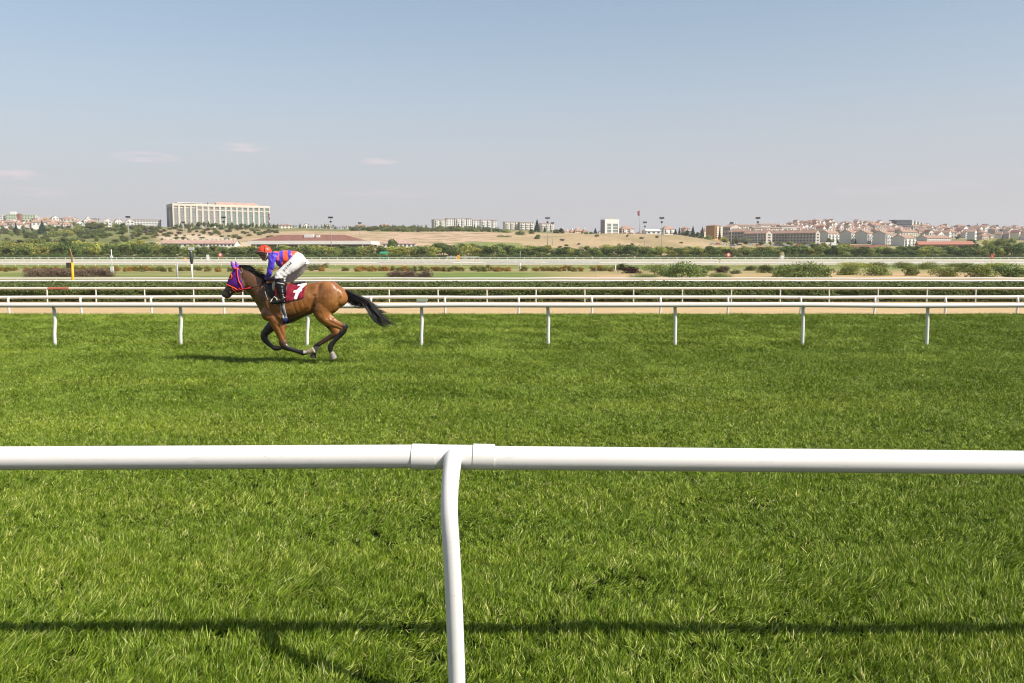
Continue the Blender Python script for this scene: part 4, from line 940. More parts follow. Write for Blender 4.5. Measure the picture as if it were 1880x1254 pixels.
# trees behind the belt, one by one: (x, y of the top, y of the base, width, depth, kind, material, name, words)
BT = [(722,436,462,24,470,'round',M_oak,'round dark tree standing above the belt, beside the small pink roof'),
 (150,434,466,50,455,'wide',M_lime,'broad yellow-green tree beside the yellow pole'),(185,437,466,42,462,'wide',M_lime,'yellow-green tree at the right shoulder of the broad yellow one'),(105,438,466,40,455,'wide',M_lime,'rounded yellow-green tree left of the broad yellow one'),
 (15,433,464,46,460,'wide',M_grey,'greyish tree at the left edge above the belt'),(62,431,464,42,470,'wide',M_olive,'olive tree below the red roofs at far left'),(250,433,466,38,462,'wide',M_olive,'olive tree right of the mast by the white house'),(275,440,468,30,455,'round',M_olive,'round olive tree left of the low pink-roofed stables'),
 (78,405,434,20,760,'cone',M_pine,'dark spruce among the red-roofed houses at far left'),(30,409,436,15,780,'cone',M_pine,'smaller dark conifer left of the spruce at far left'),(48,414,440,16,760,'round',M_grey,'blue-grey tree at the foot of the spruce at far left'),
 (100,418,444,26,700,'wide',M_olive,'olive tree under the long white house at far left'),(125,416,444,26,720,'wide',M_lime,'bright tree below the pale distant flats'),(145,412,440,26,760,'round',M_olive,'tree on the slope before the pale distant flats'),(115,430,452,34,600,'wide',M_oak,'dark spreading tree over the yellow-green trees'),
 (170,422,446,30,640,'wide',M_oak,'dark tree on the slope left of the mast by the white house'),(190,425,444,22,640,'round',M_oak,'round dark tree just left of the mast by the white house'),(212,412,430,26,800,'wide',M_olive,'low olive tree on the knoll below the mast head'),(185,406,424,26,850,'wide',M_scrub,'scrubby tree on top of the knoll at left'),(165,408,424,22,860,'round',M_scrub,'scrubby tree at the left end of the knoll'),
 (226,408,424,14,860,'round',M_pine,'dark tree beside the white house on the ridge'),(240,430,447,18,640,'round',M_oak,'dark round tree at the foot of the stepped wall'),
 (986,403,431,17,850,'cone',M_pine,'tall dark spruce before the cream flats'),(1000,415,431,9,850,'cone',M_pine,'slim conifer right of the tall spruce'),(842,410,427,8,880,'cone',M_pine,'pointed tree before the middle of the white flats'),(871,411,427,7,880,'cone',M_pine,'thin pointed tree before the right half of the white flats'),(888,413,427,8,880,'cone',M_pine,'thin pointed tree near the right end of the white flats'),
 (815,414,426,22,880,'wide',M_oak,'dark bushy tree before the left end of the white flats'),(785,417,426,14,900,'round',M_grey,'small grey-green tree left of the white flats'),(912,413,430,24,860,'wide',M_oak,'dark spreading tree at the right end of the white flats'),(930,418,433,22,800,'wide',M_olive,'olive tree below the cream flats, left of the spruce'),(955,419,436,26,760,'wide',M_scrub,'brownish tree on the bank left of the spruce'),
 (925,428,443,34,700,'wide',M_scrub,'wide brownish scrub tree on the tan bank'),(988,429,444,18,690,'round',M_grey,'grey-green tree on the tan hill below the spruce'),(975,420,434,16,800,'round',M_oak,'dark tree at the foot of the spruce, left side'),(1018,419,433,18,830,'round',M_oak,'dark tree left of the small red-roofed houses'),(1030,417,432,14,830,'round',M_pine,'blue-green tree beside the small red-roofed houses'),
 (1075,424,432,12,760,'round',M_olive,'small green tree before the red-roofed houses'),(1093,418,431,10,800,'cone',M_pine,'dark pointed tree left of the glass-fronted building'),(1086,424,432,10,790,'round',M_oak,'low dark tree left of the pointed one'),
 (1240,420,434,12,760,'cone',M_pine,'first small fir right of the white house'),(1247,417,436,8,760,'cone',M_pine,'slim fir right of the white house'),(1256,423,438,14,740,'round',M_oak,'dark tree on the slope left of the tall firs'),(1264,420,440,16,740,'round',M_pine,'dark round tree left of the tall firs'),(1272,415,440,13,740,'cone',M_pine,'tall fir left of the orange block'),(1289,416,440,11,740,'cone',M_pine,'second tall fir, nearer the orange block'),
 (1281,424,441,16,735,'round',M_oak,'dark tree between the two tall firs'),(1300,428,444,22,720,'wide',M_olive,'olive tree at the foot of the orange block'),(1321,420,440,7,720,'cone',M_pine,'slim dark cypress before the orange block'),(1329,433,448,20,700,'round',M_lime,'light green tree right of the orange block'),(1352,434,450,16,690,'round',M_grey,'pale grey-green tree left before the long flats'),(1369,434,451,20,680,'round',M_grey,'pale round tree before the shaded flats'),
 (1344,440,452,12,660,'round',M_oak,'dark tree in a row before the shaded flats'),(1398,440,452,16,670,'round',M_oak,'dark tree left of the mast before the long flats'),(1430,440,454,22,660,'round',M_olive,'olive tree before the second shaded flats'),(1450,439,455,20,660,'round',M_olive,'tree between the shaded flats'),(1478,443,456,18,660,'round',M_oak,'dark tree left of the white vans'),(1492,444,457,18,650,'round',M_olive,'low tree just left of the white vans'),
 (1524,436,449,16,720,'round',M_olive,'tree behind the two white vans'),(1538,438,456,12,700,'cone',M_pine,'dark conifer right of the two white vans'),(1548,443,462,24,600,'round',M_olive,'green tree over the belt right of the white vans'),(1570,438,452,9,730,'cone',M_pine,'dark conifer between the white gabled flats'),(1605,446,455,14,700,'round',M_pine,'dark tree behind the dark red shed'),
 (1655,450,466,24,560,'round',M_oak,'dark tree right of the dark red shed'),(1692,440,462,22,600,'round',M_olive,'olive tree at the left end of the red hall'),(1785,436,446,26,700,'wide',M_oak,'dark flat-topped tree behind the red hall'),(1820,430,466,40,520,'wide',M_lime,'tall bright tree right of the red hall'),(1838,435,466,32,510,'round',M_olive,'olive tree right of the tall bright one'),(1853,430,464,30,530,'round',M_olive,'tall olive tree near the right edge'),(1876,438,466,34,520,'round',M_oak,'dark tree at the right edge of the view'),
 (1748,414,422,10,1500,'round',M_pine,'first dark tree on the skyline right of the unfinished block'),(1762,412,421,9,1500,'cone',M_pine,'dark pine on the skyline right of the unfinished block'),(1778,411,421,12,1500,'round',M_pine,'round tree on the bare skyline ridge'),(1794,410,421,9,1500,'cone',M_pine,'pointed pine in the middle of the bare ridge'),(1806,413,422,14,1500,'round',M_pine,'spreading tree on the bare ridge'),(1830,412,423,11,1500,'round',M_pine,'lone tree toward the right end of the bare ridge'),(1726,417,424,26,1500,'wide',M_oak,'low wood edge right of the unfinished block'),(1706,417,424,22,1500,'wide',M_oak,'low dark trees at the foot of the unfinished block')]
for (x_, yt, yb, w_, d, k, m, lab) in BT:
    plant('conifer_tree' if k == 'cone' else 'broadleaf_tree', k, x_, d, w_, yb - yt, m, lab, 'tree', ybase=yb, sink=.5)
def row(n, name, cat, kind, f, lab, group, marks=MARKS):
    q = [f(i) for i in range(n)]; ph = places([a[0] for a in q], marks)
    for a, p_ in zip(q, ph): plant(name, kind if isinstance(kind, str) else random.choice(kind), a[0], a[1], a[2], a[3], a[4], lab.format(p_), cat, group, sink=.1, ybase=a[5] if len(a) > 5 else None)
u = random.uniform
row(70, 'slender_tree', 'tree', ['sparse', 'cone'], lambda i: (495 + i * 4.2 + u(-1.5, 1.5), u(880, 930), u(4, 8), u(5, 10), random.choice([M_scrub, M_olive, M_grey])), 'thin skyline plantation tree, {}', 'young trees of the skyline plantation')
row(120, 'scrub_bush', 'bush', 'bush', lambda i: (250 + i * 2.2 + u(-3, 3), u(600, 870), u(6, 14), u(3.5, 7), random.choice([M_scrub, M_oak, M_dry])), 'terraced slope bush, {}', 'scrub bushes below the office block')
row(26, 'young_tree', 'tree', ['round', 'cone'], lambda i: (326 + i * 7.4 + u(-2, 2), 880, u(8, 14), u(7, 12), random.choice([M_oak, M_olive, M_scrub])), 'tree along the office block, {}', 'young trees along the office block')
row(22, 'round_bush', 'bush', 'bush', lambda i: (740 + i * 9.2 + u(-2, 2), 800, u(6, 10), u(4, 7), random.choice([M_oak, M_scrub, M_olive])), 'rounded bush below the ridge, {}', 'bushes under the white flats')
row(150, 'hill_bush', 'bush', 'bush', lambda i: (u(640, 900), u(810, 900), u(8, 18), u(5, 9), random.choice([M_scrub, M_olive, M_grey])), 'ridge scrub bush, {}', 'scrub on the ridge')
row(170, 'slope_bush', 'bush', ['bush', 'round'], lambda i: (u(-30, 290), u(500, 860), u(9, 20), u(5, 11), random.choice([M_scrub, M_olive, M_oak, M_grey])), 'left hillside scrub bush, {}', 'scrub of the left hillside')
row(14, 'dry_bush', 'bush', 'bush', lambda i: ([1028, 1040, 1110, 1136, 1151, 1160, 1223, 1032, 1178, 1095, 1062, 1205, 1010, 1250][i], u(520, 690), u(5, 10), u(3, 6), M_dry if i % 3 else M_scrub), 'dry bush on the tan hill, {}', 'dry bushes on the tan hill')
row(46, 'street_tree', 'tree', ['round', 'cone'], lambda i: (u(1335, 1880), u(640, 1150), u(6, 13), u(5, 11), random.choice([M_oak, M_olive, M_pine])), 'small right suburb tree, {}', 'trees between the suburb houses')
row(75, 'garden_tree', 'tree', ['round'], lambda i: (u(-10, 235), u(860, 1200), u(8, 17), u(6, 11), random.choice([M_oak, M_olive, M_grey])), 'small left suburb tree, {}', 'trees between the left houses')
# ---------------------------------------------------------------- bushes on the infield lawn
def flower_mat():
    m = bpy.data.materials.new('flowering_leaf'); m.use_nodes = True; t = m.node_tree; b = t.nodes['Principled BSDF']; n = t.nodes.new; l = t.links.new
    tc = n('ShaderNodeTexCoord'); oi = n('ShaderNodeObjectInfo'); no = n('ShaderNodeTexNoise'); no.inputs['Scale'].default_value = 9; l(tc.outputs['Object'], no.inputs[0])
    ad = n('ShaderNodeMath'); ad.operation = 'MULTIPLY_ADD'; l(oi.outputs['Random'], ad.inputs[0]); ad.inputs[1].default_value = .26; l(no.outputs[0], ad.inputs[2])
    cr = n('ShaderNodeValToRGB'); l(ad.outputs[0], cr.inputs[0]); e = cr.color_ramp.elements
    e[0].position, e[0].color = .5, (.10, .115, .03, 1); e[1].position, e[1].color = .86, (.40, .09, .02, 1); x_ = e.new(.62); x_.color = (.18, .165, .03, 1); x_ = e.new(.74); x_.color = (.36, .20, .03, 1)
    l(cr.outputs[0], b.inputs['Base Color']); b.inputs['Roughness'].default_value = .8; return m
M_fl = flower_mat()
MK2 = [(60, 'the left end of the brown thicket'), (132, 'the yellow pole'), (206, 'the slim white mast'), (326, 'the grey post'), (352, 'the white post with a dark drum'), (430, "the horse's hood"), (560, "the jockey's back"), (705, 'the green canopy'), (842, 'the orange marker'), (986, 'the spruce on the skyline'), (1173, 'the flagpole'), (1337, 'the red and white disc'), (1470, 'the big rounded shrub'), (1720, 'the red hall'), (1860, 'the right edge of the view')]
fx = []; px = 3
gaps = [(30, 44), (220, 226), (318, 322), (600, 628), (644, 652), (856, 866), (935, 955), (1070, 1090), (965, 978)]
while px < 1130:
    if not any(a < px < b for a, b in gaps): fx.append(px)
    px += u(8, 13) if px < 340 or px > 640 else u(14, 24)
for px, ph in zip(fx, places(fx, MK2)):
    plant('flowering_bush', 'bush', px, u(156, 166), u(12, 20), u(9.5, 12.5), M_fl, f'rusty flowering bush, {ph}', 'bush', 'flowering bushes in the row across the lawn')
M_twig = leafmat('dry_twigs', (.25, .175, .13), .1, .4, 3); M_tam = leafmat('tamarisk', (.23, .30, .10), .15, .3, 3); M_burg = leafmat('barberry', (.075, .03, .03), .1)
def shrub(x_, yb, w_, h_, m, lab, d=None):
    d = d or GD(yb, -.62); plant('shrub', 'bush', x_, d, w_ * 1.06, h_ * 1.28, m, lab, 'shrub', v=random.randrange(4), sink=.1)
for x_, w_ in ((62, 52), (95, 58), (130, 60), (165, 56), (192, 44)): shrub(x_, 508, w_, 15, M_twig, {62: 'leftmost brown twiggy shrub of the thicket on the lawn', 95: 'second brown twiggy shrub of the thicket left of the yellow pole', 130: 'brown twiggy shrub behind the yellow pole', 165: 'brown twiggy shrub just right of the yellow pole', 192: 'last brown twiggy shrub at the right end of the thicket'}[x_])
for x_, w_, l_ in ((728, 36, 'brown twiggy shrub on the lawn behind the tail, left one'), (752, 40, 'brown twiggy shrub on the lawn behind the tail, middle one'), (780, 34, 'faint brown twiggy shrub on the lawn behind the tail, right one')): shrub(x_, 509, w_, 12, M_twig, l_)
for a in [(575, 496, 36, 11, M_grey, "grey-green low shrub right of the jockey's breeches"), (596, 492, 14, 9, M_fl, 'small rusty bush right of the grey-green shrub'),
          (1252, 511, 72, 28, M_tam, 'large feathery green shrub on the bare patch behind the second rail'), (1225, 508, 40, 18, M_tam, 'feathery shrub at the left foot of the large feathery one'), (1285, 508, 44, 22, M_tam, 'feathery shrub at the right side of the large feathery one'), (1160, 502, 44, 13, M_burg, 'dark wine-red low shrub left of the feathery shrubs'), (1142, 496, 28, 12, M_oak, 'dark shrub behind the wine-red one'), (1205, 500, 46, 15, M_olive, 'olive shrub behind the large feathery one'), (1185, 510, 60, 8, M_tam, 'low spreading green shrub before the wine-red one'),
          (1320, 509, 50, 9, M_tam, 'low green growth right of the large feathery shrub'), (1326, 500, 24, 12, M_grey, 'small greyish shrub in the bare patch'), (1350, 503, 20, 9, M_grey, 'dry pale tuft in the bare patch'), (1326, 501, 26, 12, M_dry, 'reddish brown shrub in the bare patch'), (1405, 501, 34, 14, M_oak, 'dark shrub at the left of the big rounded shrub'),
          (1473, 511, 106, 27, M_tam, 'big rounded green shrub nearest the rail at right'), (1440, 508, 48, 20, M_tam, 'left shoulder of the big rounded shrub, its own bush'), (1508, 509, 46, 21, M_tam, 'bush leaning on the right side of the big rounded shrub'),
          (1558, 505, 54, 18, M_olive, 'olive shrub right of the big rounded shrub'), (1572, 492, 70, 10, M_lime, 'light green shrub behind the olive one'), (1614, 506, 58, 18, M_olive, 'dark-footed shrub in the row of three at right, first'), (1608, 492, 46, 10, M_olive, 'shrub peeping over the first of the row'), (1660, 493, 42, 11, M_olive, 'shrub in the back row, left of centre at right'), (1673, 506, 36, 17, M_olive, 'small round shrub in the middle of the right-hand row'),
          (1705, 495, 48, 13, M_olive, 'shrub in the back row, behind the gap of bare earth'), (1738, 508, 58, 18, M_olive, 'wide dark shrub of the right-hand row'), (1776, 500, 46, 14, M_oak, 'shrub between the wide dark one and its neighbour'), (1803, 509, 60, 23, M_olive, 'tall rounded shrub of the right-hand row'), (1836, 498, 40, 13, M_oak, 'back-row shrub near the right edge'), (1862, 509, 56, 24, M_tam, 'feathery shrub cut by the right edge'), (1760, 491, 80, 8, M_olive, 'long low shrub at the back of the right-hand row'), (1830, 491, 80, 8, M_lime, 'light long shrub at the back near the right edge'),
          (1378, 497, 30, 9, M_scrub, 'low brown scrub right of the bare patch'), (1302, 497, 40, 10, M_tam, 'green tuft behind the large feathery shrub'), (1100, 496, 22, 9, M_fl, 'rust-red bush at the end of the flower row')]: shrub(*a)
# ---------------------------------------------------------------- buildings beyond the course
random.seed(21)
M_tile = mat('roof_tile', (.37, .24, .18), .85, .25, .5, .1); M_tile2 = mat('roof_tile_dark', (.26, .13, .10), .8, .2, .5, .1); M_pink = mat('roof_pink', (.47, .32, .26), .85, .2, .5, .1)
M_glass = mat('window_glass', (.07, .09, .10), .2, .1, 1, .5); M_wglass = mat('teal_glass', (.21, .26, .235), .2, .2, .4, .5); M_wgrey = mat('smoky_glass', (.27, .265, .245), .25, .2, .4, .5)
W = lambda nm, c: mat('wall_' + nm, c, .85, .07, .4, .15)
W_white, W_cream, W_beige, W_grey, W_orange, W_green, W_brick, W_rose = W('white', (.74, .72, .68)), W('cream', (.70, .65, .54)), W('beige', (.50, .45, .39)), W('grey', (.36, .35, .36)), W('orange', (.66, .36, .15)), W('green', (.50, .58, .40)), W('brick', (.36, .16, .11)), W('rose', (.62, .50, .42))
def frame_at(name, label, cat, xm, yb, d, a, group=None): return thing(name, label, cat, P(xm, yb, d), R(a), group)
def boxes(name, m, parent, bs):
    mb = MB()
    for b in bs: mb.box(*b)
    return mb.build(name, m, parent)
def gable_roof(mb, w, l, h, rise, axis, o=.4, th=.25):
    """ridge along local x (axis 0) or y (axis 1) over a w x l plan"""
    if axis == 0:
        p = lambda x, y, z: (x, y, z); A, B = w, l
    else:
        p = lambda x, y, z: (y, x, z); A, B = l, w
    x0, x1, y0, y1, ym = -o, A + o, -o, B + o, B / 2; k = rise / (B / 2 + o)
    v = [p(x0, y0, h - o * k * .5), p(x1, y0, h - o * k * .5), p(x1, ym, h + rise), p(x0, ym, h + rise), p(x1, y1, h - o * k * .5), p(x0, y1, h - o * k * .5)]
    v2 = [(a, b, c_ + th) for a, b, c_ in v]
    f = [(0,1,2,3), (3,2,4,5), (6,7,8,9), (9,8,10,11), (0,1,7,6), (4,5,11,10), (1,2,8,7), (2,4,10,8), (0,3,9,6), (3,5,11,9)]
    mb.add(v + v2, f)
def hip_roof(mb, w, l, h, rise, o=.5):
    m_ = min(w, l) / 2; v = [(-o, -o, h), (w + o, -o, h), (w + o, l + o, h), (-o, l + o, h)]
    r_ = [(m_, m_, h + rise), (w - m_, m_, h + rise)] if w > l else [(m_, m_, h + rise), (m_, l - m_, h + rise)]
    r_ = [(m_, l / 2, h + rise), (w - m_, l / 2, h + rise)] if w > l else [(w / 2, m_, h + rise), (w / 2, l - m_, h + rise)]
    f = [(0, 1, 5, 4), (2, 3, 4, 5), (1, 2, 5), (3, 0, 4), (3, 2, 1, 0)] if w > l else [(1, 2, 5, 4), (3, 0, 4, 5), (0, 1, 4), (2, 3, 5), (3, 2, 1, 0)]
    mb.add(v + r_, f)
def windows(root, w, l, h, nf, nc, left=0, m=None, base=.6, ww=None, hh=None):
    m = m or M_glass; sh = (h - base) / nf; cw = w / nc; ww = ww or cw * .46; hh = hh or sh * .5; ref = None
    for i in range(nf):
        for j in range(nc):
            x = cw * (j + .5); z = base + sh * (i + .5)
            if ref is None: ref = o = boxes('window', m, root, [((-ww/2, -.08, -hh/2), (ww/2, .02, hh/2))])
            else: o = ref.copy(); COL.objects.link(o); o.parent = root
            o.location = (x, 0, z)
    if left:
        lw = l / left; lref = None
        for i in range(nf):
            for j in range(left):
                o = lref.copy() if lref else boxes('window', m, root, [((-.08, -lw*.23, -hh/2), (.02, lw*.23, hh/2))])
                if lref: COL.objects.link(o); o.parent = root
                lref = o; o.location = (0, lw * (j + .5), base + sh * (i + .5))
    return ref
def block(label, x0, xm, x1, yt, yb, d, a, wall, roof='flat', rm=None, nf=4, nc=5, left=0, axis=0, name='apartment_block', cat='building', group=None, l=None, rise=None, wm=None, chim=0, balc=0, wall2=None):
    s = 1607. / d; ca, sa = math.cos(R(a)), math.sin(R(a)); w = (x1 - xm) / s / ca; l = l or max(6., (xm - x0) / s / max(sa, .12)); H = (yb - yt) / s
    root = frame_at(name, label, cat, xm, yb, d, a, group); rise = rise if rise is not None else (0 if roof == 'flat' else min(H * .22, 3.2)); h = H - rise
    mb = MB(); mb.box((0, 0, -6), (w, l, h))
    if roof == 'gable':
        if axis == 0: mb.add([(0, 0, h), (0, l, h), (0, l/2, h+rise), (w, 0, h), (w, l, h), (w, l/2, h+rise)], [(0, 2, 1), (3, 4, 5)])
        else: mb.add([(0, 0, h), (w, 0, h), (w/2, 0, h+rise), (0, l, h), (w, l, h), (w/2, l, h+rise)], [(0, 1, 2), (3, 5, 4)])
    mb.build('wall', wall, root)
    if roof == 'gable': m2 = MB(); gable_roof(m2, w, l, h, rise, axis); rf = m2.build('roof', rm or M_tile, root)
    elif roof == 'hip': m2 = MB(); hip_roof(m2, w, l, h, rise); rf = m2.build('roof', rm or M_tile, root)
    else: rf = boxes('roof', rm or wall, root, [((-.25, -.25, h), (w + .25, l + .25, h + .5))])
    for k in range(chim):
        t = (k + .5) / chim; cx_, cy_ = (w * t, l * .5) if axis == 0 else (w * .5, l * t); q = boxes('chimney', W_white, rf, [((cx_ - .5, cy_ - .5, h + rise * .4), (cx_ + .5, cy_ + .5, h + rise + 1.3))])
    if nc: windows(root, w, l, h, nf, nc, left, wm)
    if balc:
        sh = (h - .6) / nf; cw = w / balc; ref = None
        for i in range(1, nf):
            for j in range(balc):
                x = cw * (j + .5)
                if ref is None: ref = o = boxes('balcony', W_white, root, [((-cw*.26, -1.25, 0), (cw*.26, -.085, .95))])
                else: o = ref.copy(); COL.objects.link(o); o.parent = root
                o.location = (x, 0, .6 + sh * i)
    return root, w, l, h
# --- the long office block on the hill
def office():
    d = 900; a = 32; s = 1607. / d; xm, yb = 319, 419; root = frame_at('office_block', 'very long beige office block with tall window bays on the hill at left', 'building', xm, yb, d, a)
    ca = math.cos(R(a)); w = 99.5; h = 25.0; l = 31; W_off = W('office', (.62, .57, .49)); W_end_shade = W('office_end_shade', (.40, .36, .33))  # end wall colour is darkened to give its shaded side
    n = 17; cw = w / n
    boxes('wall', W_off, root, [((0, .9, -6), (w, l, h - .6))] + [((i*cw - .95 if i else 0, 0, -6), (i*cw + (.95 if i < n else 0), .9, h - .6)) for i in range(n + 1)] + [((0, -.1, h - 2.1), (w, .9, h - .6)), ((4*cw + .95, .1, h - 6.3), (w, .9, h - 5.1))])
    for i in range(n):
        m_ = M_wglass if i >= 8 else M_wgrey; z1 = h - 6.4 if i >= 4 else h - 4
        if i == 8: z1 = h - 2.2
        b = boxes('window_bay', m_, root, [((i*cw + .95, .55, .5), ((i+1)*cw - .95, .9, z1))])
        if i == 8: b['label'] = 'wide green glass bay running the full height'
        if i == 8: b.scale = (1, 1, 1)
        bars = [((i*cw + .95, .42, .5 + k * 2.9), ((i+1)*cw - .95, .54, .85 + k * 2.9)) for k in range(1, 7) if .85 + k*2.9 < z1]
        for q in bars: boxes('spandrel', W_grey, b, [q])
        if i >= 4 and i != 8: boxes('top_window', m_, root, [((i*cw + 1.5, .5, h - 5.0), ((i+1)*cw - 1.5, .9, h - 2.9))])
    boxes('parapet', W_cream, root, [((0, .1, h - .6), (w, 1, h + .3))])
    boxes('end_frame', W_off, root, [((-.6, 0, -6), (0, 1.5, h + .3)), ((-.6, l - 1.5, -6), (0, l, h + .3)), ((-.6, 1.5, h - 3), (0, l - 1.5, h + .3))])
    boxes('end_wall', W_end_shade, root, [((-.25, 1.5, -6), (0, l - 1.5, h - 3))]); boxes('end_window', M_wglass, root, [((-.4, 13, 1), (-.25, 17, h - 6))])
    boxes('roof_canopy', W_white, root, [((4, .5, h + .9), (4 * cw + 6, 12, h + 1.6)), ((4, .8, h + .3), (4.6, 1.4, h + .9)), ((4*cw, .8, h + .3), (4*cw + .6, 1.4, h + .9))])
    mb = MB(); mb.add([(44, 3, h), (w - 8, 3, h), (w - 8, 20, h), (44, 20, h), (44, 8, h + 3.4), (w - 14, 8, h + 3.4)], [(0, 1, 5, 4), (1, 2, 5), (2, 3, 4, 5), (3, 0, 4)]); mb.build('roof', M_pink, root)
    boxes('roof_housing', W_grey, root, [((36, 5, h), (43, 9, h + 2.6))])
office()
block('white ridge house with a thin red roof edge, left of the office block', 243, 246, 290, 404, 418, 905, 14, W_white, 'flat', M_tile, 3, 9, 0, name='house', cat='house')
block('small house with a red roof at the right foot of the office block', 506, 511, 534, 412, 421, 880, 25, W_cream, 'hip', M_tile, 2, 4, 0, name='house', cat='house')
# --- stables and hall before the hill
for k, (x0, x1, yt, yb, l_) in enumerate(((296, 372, 441, 452, 'long low stable with a pink roof and white wall, left one of two'), (376, 430, 441, 452, 'long low stable with a pink roof and white wall, right one of two'))):
    root, w, l, h = block(l_, x0 - 2, x0, x1, yt, yb + 3, 490, 4, W_white, 'gable', M_pink, 1, 8, 0, name='stable', l=12, rise=1.9)
    for q in range(7): boxes('roof_vent', W_cream, [c_ for c_ in root.children if c_.name.startswith('roof')][0], [((w * (q + .5) / 7 - .5, 5.4, h + 1.6), (w * (q + .5) / 7 + .5, 6.6, h + 2.9))])
d = 478; s_ = 1607 / d; root = frame_at('hall', 'wide low hall with a dark red hipped roof and a deep white fascia', 'building', 455, 458, d, 0)
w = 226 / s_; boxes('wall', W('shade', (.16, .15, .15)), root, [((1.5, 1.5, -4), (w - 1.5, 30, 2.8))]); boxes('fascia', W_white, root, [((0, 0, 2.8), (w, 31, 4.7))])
mb = MB(); mb.add([(1, .5, 4.7), (w - 5, .5, 4.7), (w - 5, 30, 4.7), (1, 30, 4.7), (14, 14, 8.3), (w - 17, 14, 8.3)], [(0, 1, 5, 4), (1, 2, 5), (2, 3, 4, 5), (3, 0, 4)]); rf = mb.build('roof', M_tile2, root)
boxes('roof_unit', W_white, rf, [((29, 8, 6.2), (34, 11, 8.4))]); boxes('roof_unit', W_white, rf, [((35.5, 8, 6.4), (37.5, 10, 8.0))])
for q in range(6): boxes('column', W_white, root, [((4 + q * (w - 9) / 5, .4, -3), (4.6 + q * (w - 9) / 5, 1.0, 2.8))])
block('small hip-roofed building in pink behind the tree belt, right of the hall', 697, 702, 762, 438, 456, 520, 6, W_white, 'hip', M_pink, 1, 8, 0, rise=3.0, l=14, name='stable')
block('dark red roofed shed with a white gable end behind the belt at right', 1558, 1622, 1652, 450, 468, 500, 62, W_white, 'gable', M_tile2, 1, 2, 3, axis=1, name='shed', rise=3.2)
root, w, l, h = block('long red hall with open dark side and an orange gable end', 1700, 1788, 1806, 443, 462, 520, 72, W_orange, 'gable', mat('roof_salmon', (.47, .22, .16), .8, .15, .5, .1), 1, 0, 0, axis=1, name='hall', rise=2.0)
boxes('gable_door', W('olive', (.22, .20, .10)), root, [((w*.28, -.1, .2), (w*.72, -.01, h*.9))])
boxes('opening', M_glass, root, [((-.06, 1.0, h * .62), (-.01, l - 1, h * .86))]); boxes('lower_wall', W_brick, root, [((-.1, .6, -2), (-.01, l - .6, h * .6))])
# --- flats on the skyline, middle
for a in [('green-edged pale flats at the left end of the white row on the skyline', 791, 797, 817, 404, 424, W_cream, 2), ('tallest white flats of the skyline row, second from its left', 817, 820, 833, 402, 424, W_white, 0), ('white flats of the skyline row with a wide plain front', 833, 836, 855, 402, 424, W_white, 0), ('narrow white flats in the middle of the skyline row', 855, 858, 866, 402, 424, W_white, 0),
          ('lower white flats just right of the middle of the skyline row', 866, 869, 880, 404.5, 425, W_white, 0), ('lower white flats with many dark windows in the skyline row', 880, 883, 902, 404.5, 426, W_white, 0), ('white flats at the right end of the skyline row', 902, 905, 912, 405, 424, W_white, 0)]:
    block(a[0], a[1], a[2], a[3], a[4], a[5], 940 + (a[1] - 790) * .25, 20, a[6], 'flat', M_tile, 7, max(2, int((a[3]-a[2]) / 4)), a[7], balc=2 if a[3]-a[2] > 15 else 0)
for a in [('cream flats with an orange roof line, left of the spruce', 923, 927, 953, 408, 428), ('cream flats with an orange roof line, directly behind the spruce', 952, 955, 980, 409, 429), ('cream flats with an orange roof line, right of the spruce', 990, 993, 1017, 411, 429)]:
    block(a[0], a[1], a[2], a[3], a[4], a[5], 960, 18, W_cream, 'flat', M_tile, 5, 6, 0, balc=3)
for k, a in enumerate([(1026, 1029, 1042, 420, 431), (1044, 1047, 1059, 421, 431), (1052, 1056, 1071, 419, 430), (1068, 1071, 1081, 420, 430), (1036, 1039, 1050, 423, 433)]):
    block(['red-roofed house right of the spruce, leftmost of the cluster', 'red-roofed house low in the middle of the cluster', 'tallest red-roofed house of the cluster right of the spruce', 'red-roofed house at the right end of the cluster', 'small red-roofed house at the front of the cluster'][k], *a, 900, 25, W_rose, 'hip', M_tile, 2, 3, 0, name='house', cat='house', rise=3, chim=1)
# glass-fronted building
root, w, l, h = block('pale building with a green glass front and a yellow strip on its roof', 1104, 1110, 1137, 404, 431, 800, 20, W_grey, 'flat', W_white, 1, 0, 0)
boxes('glass_front', M_wglass, root, [((2.4, -.25, 2.4), (w - 1.4, -.02, h - 3.6))]); gf = root.children[-1]
boxes('front_frame', W_white, root, [((0, -.6, -1), (2.2, -.02, h)), ((w - 1.2, -.6, -1), (w, -.02, h)), ((2.2, -.6, h - 3.4), (w - 1.2, -.02, h)), ((w/2 - .8, -.55, 1), (w/2 + .8, -.26, h - 3.4))] + [((2.4, -.5, z), (w - 1.4, -.26, z + .5)) for z in (2.0, 4.6, 7.0)])
boxes('roof_strip', mat('yellow_strip', (.66, .46, .05), .6, .1), root, [((4.5, -.3, h + .55), (w * .62, .2, h + 1.2))])
block('white villa with a red hipped roof beside the glass-fronted building', 1138, 1142, 1165, 415, 431, 810, 22, W_rose, 'hip', M_tile, 3, 5, 1, name='house', cat='house', rise=2.6, balc=2)
block('low white hall with a curved-looking roof right of the flagpole', 1184, 1187, 1214, 421, 431, 790, 8, W_white, 'gable', W_white, 1, 3, 0, name='hall', rise=1.6, l=14)
block('white villa with a red roof right of the low white hall', 1214, 1219, 1240, 415, 431, 800, 25, W_white, 'hip', M_tile, 3, 4, 1, name='house', cat='house', rise=2.8, balc=2)
block('pale house glimpsed among the firs left of the orange block', 1254, 1257, 1268, 416, 432, 860, 30, W_rose, 'hip', M_tile, 3, 3, 0, name='house', cat='house')
block('yellow-walled house behind the firs left of the orange block', 1290, 1293, 1302, 421, 434, 840, 30, W_cream, 'hip', M_tile, 3, 3, 0, name='house', cat='house')
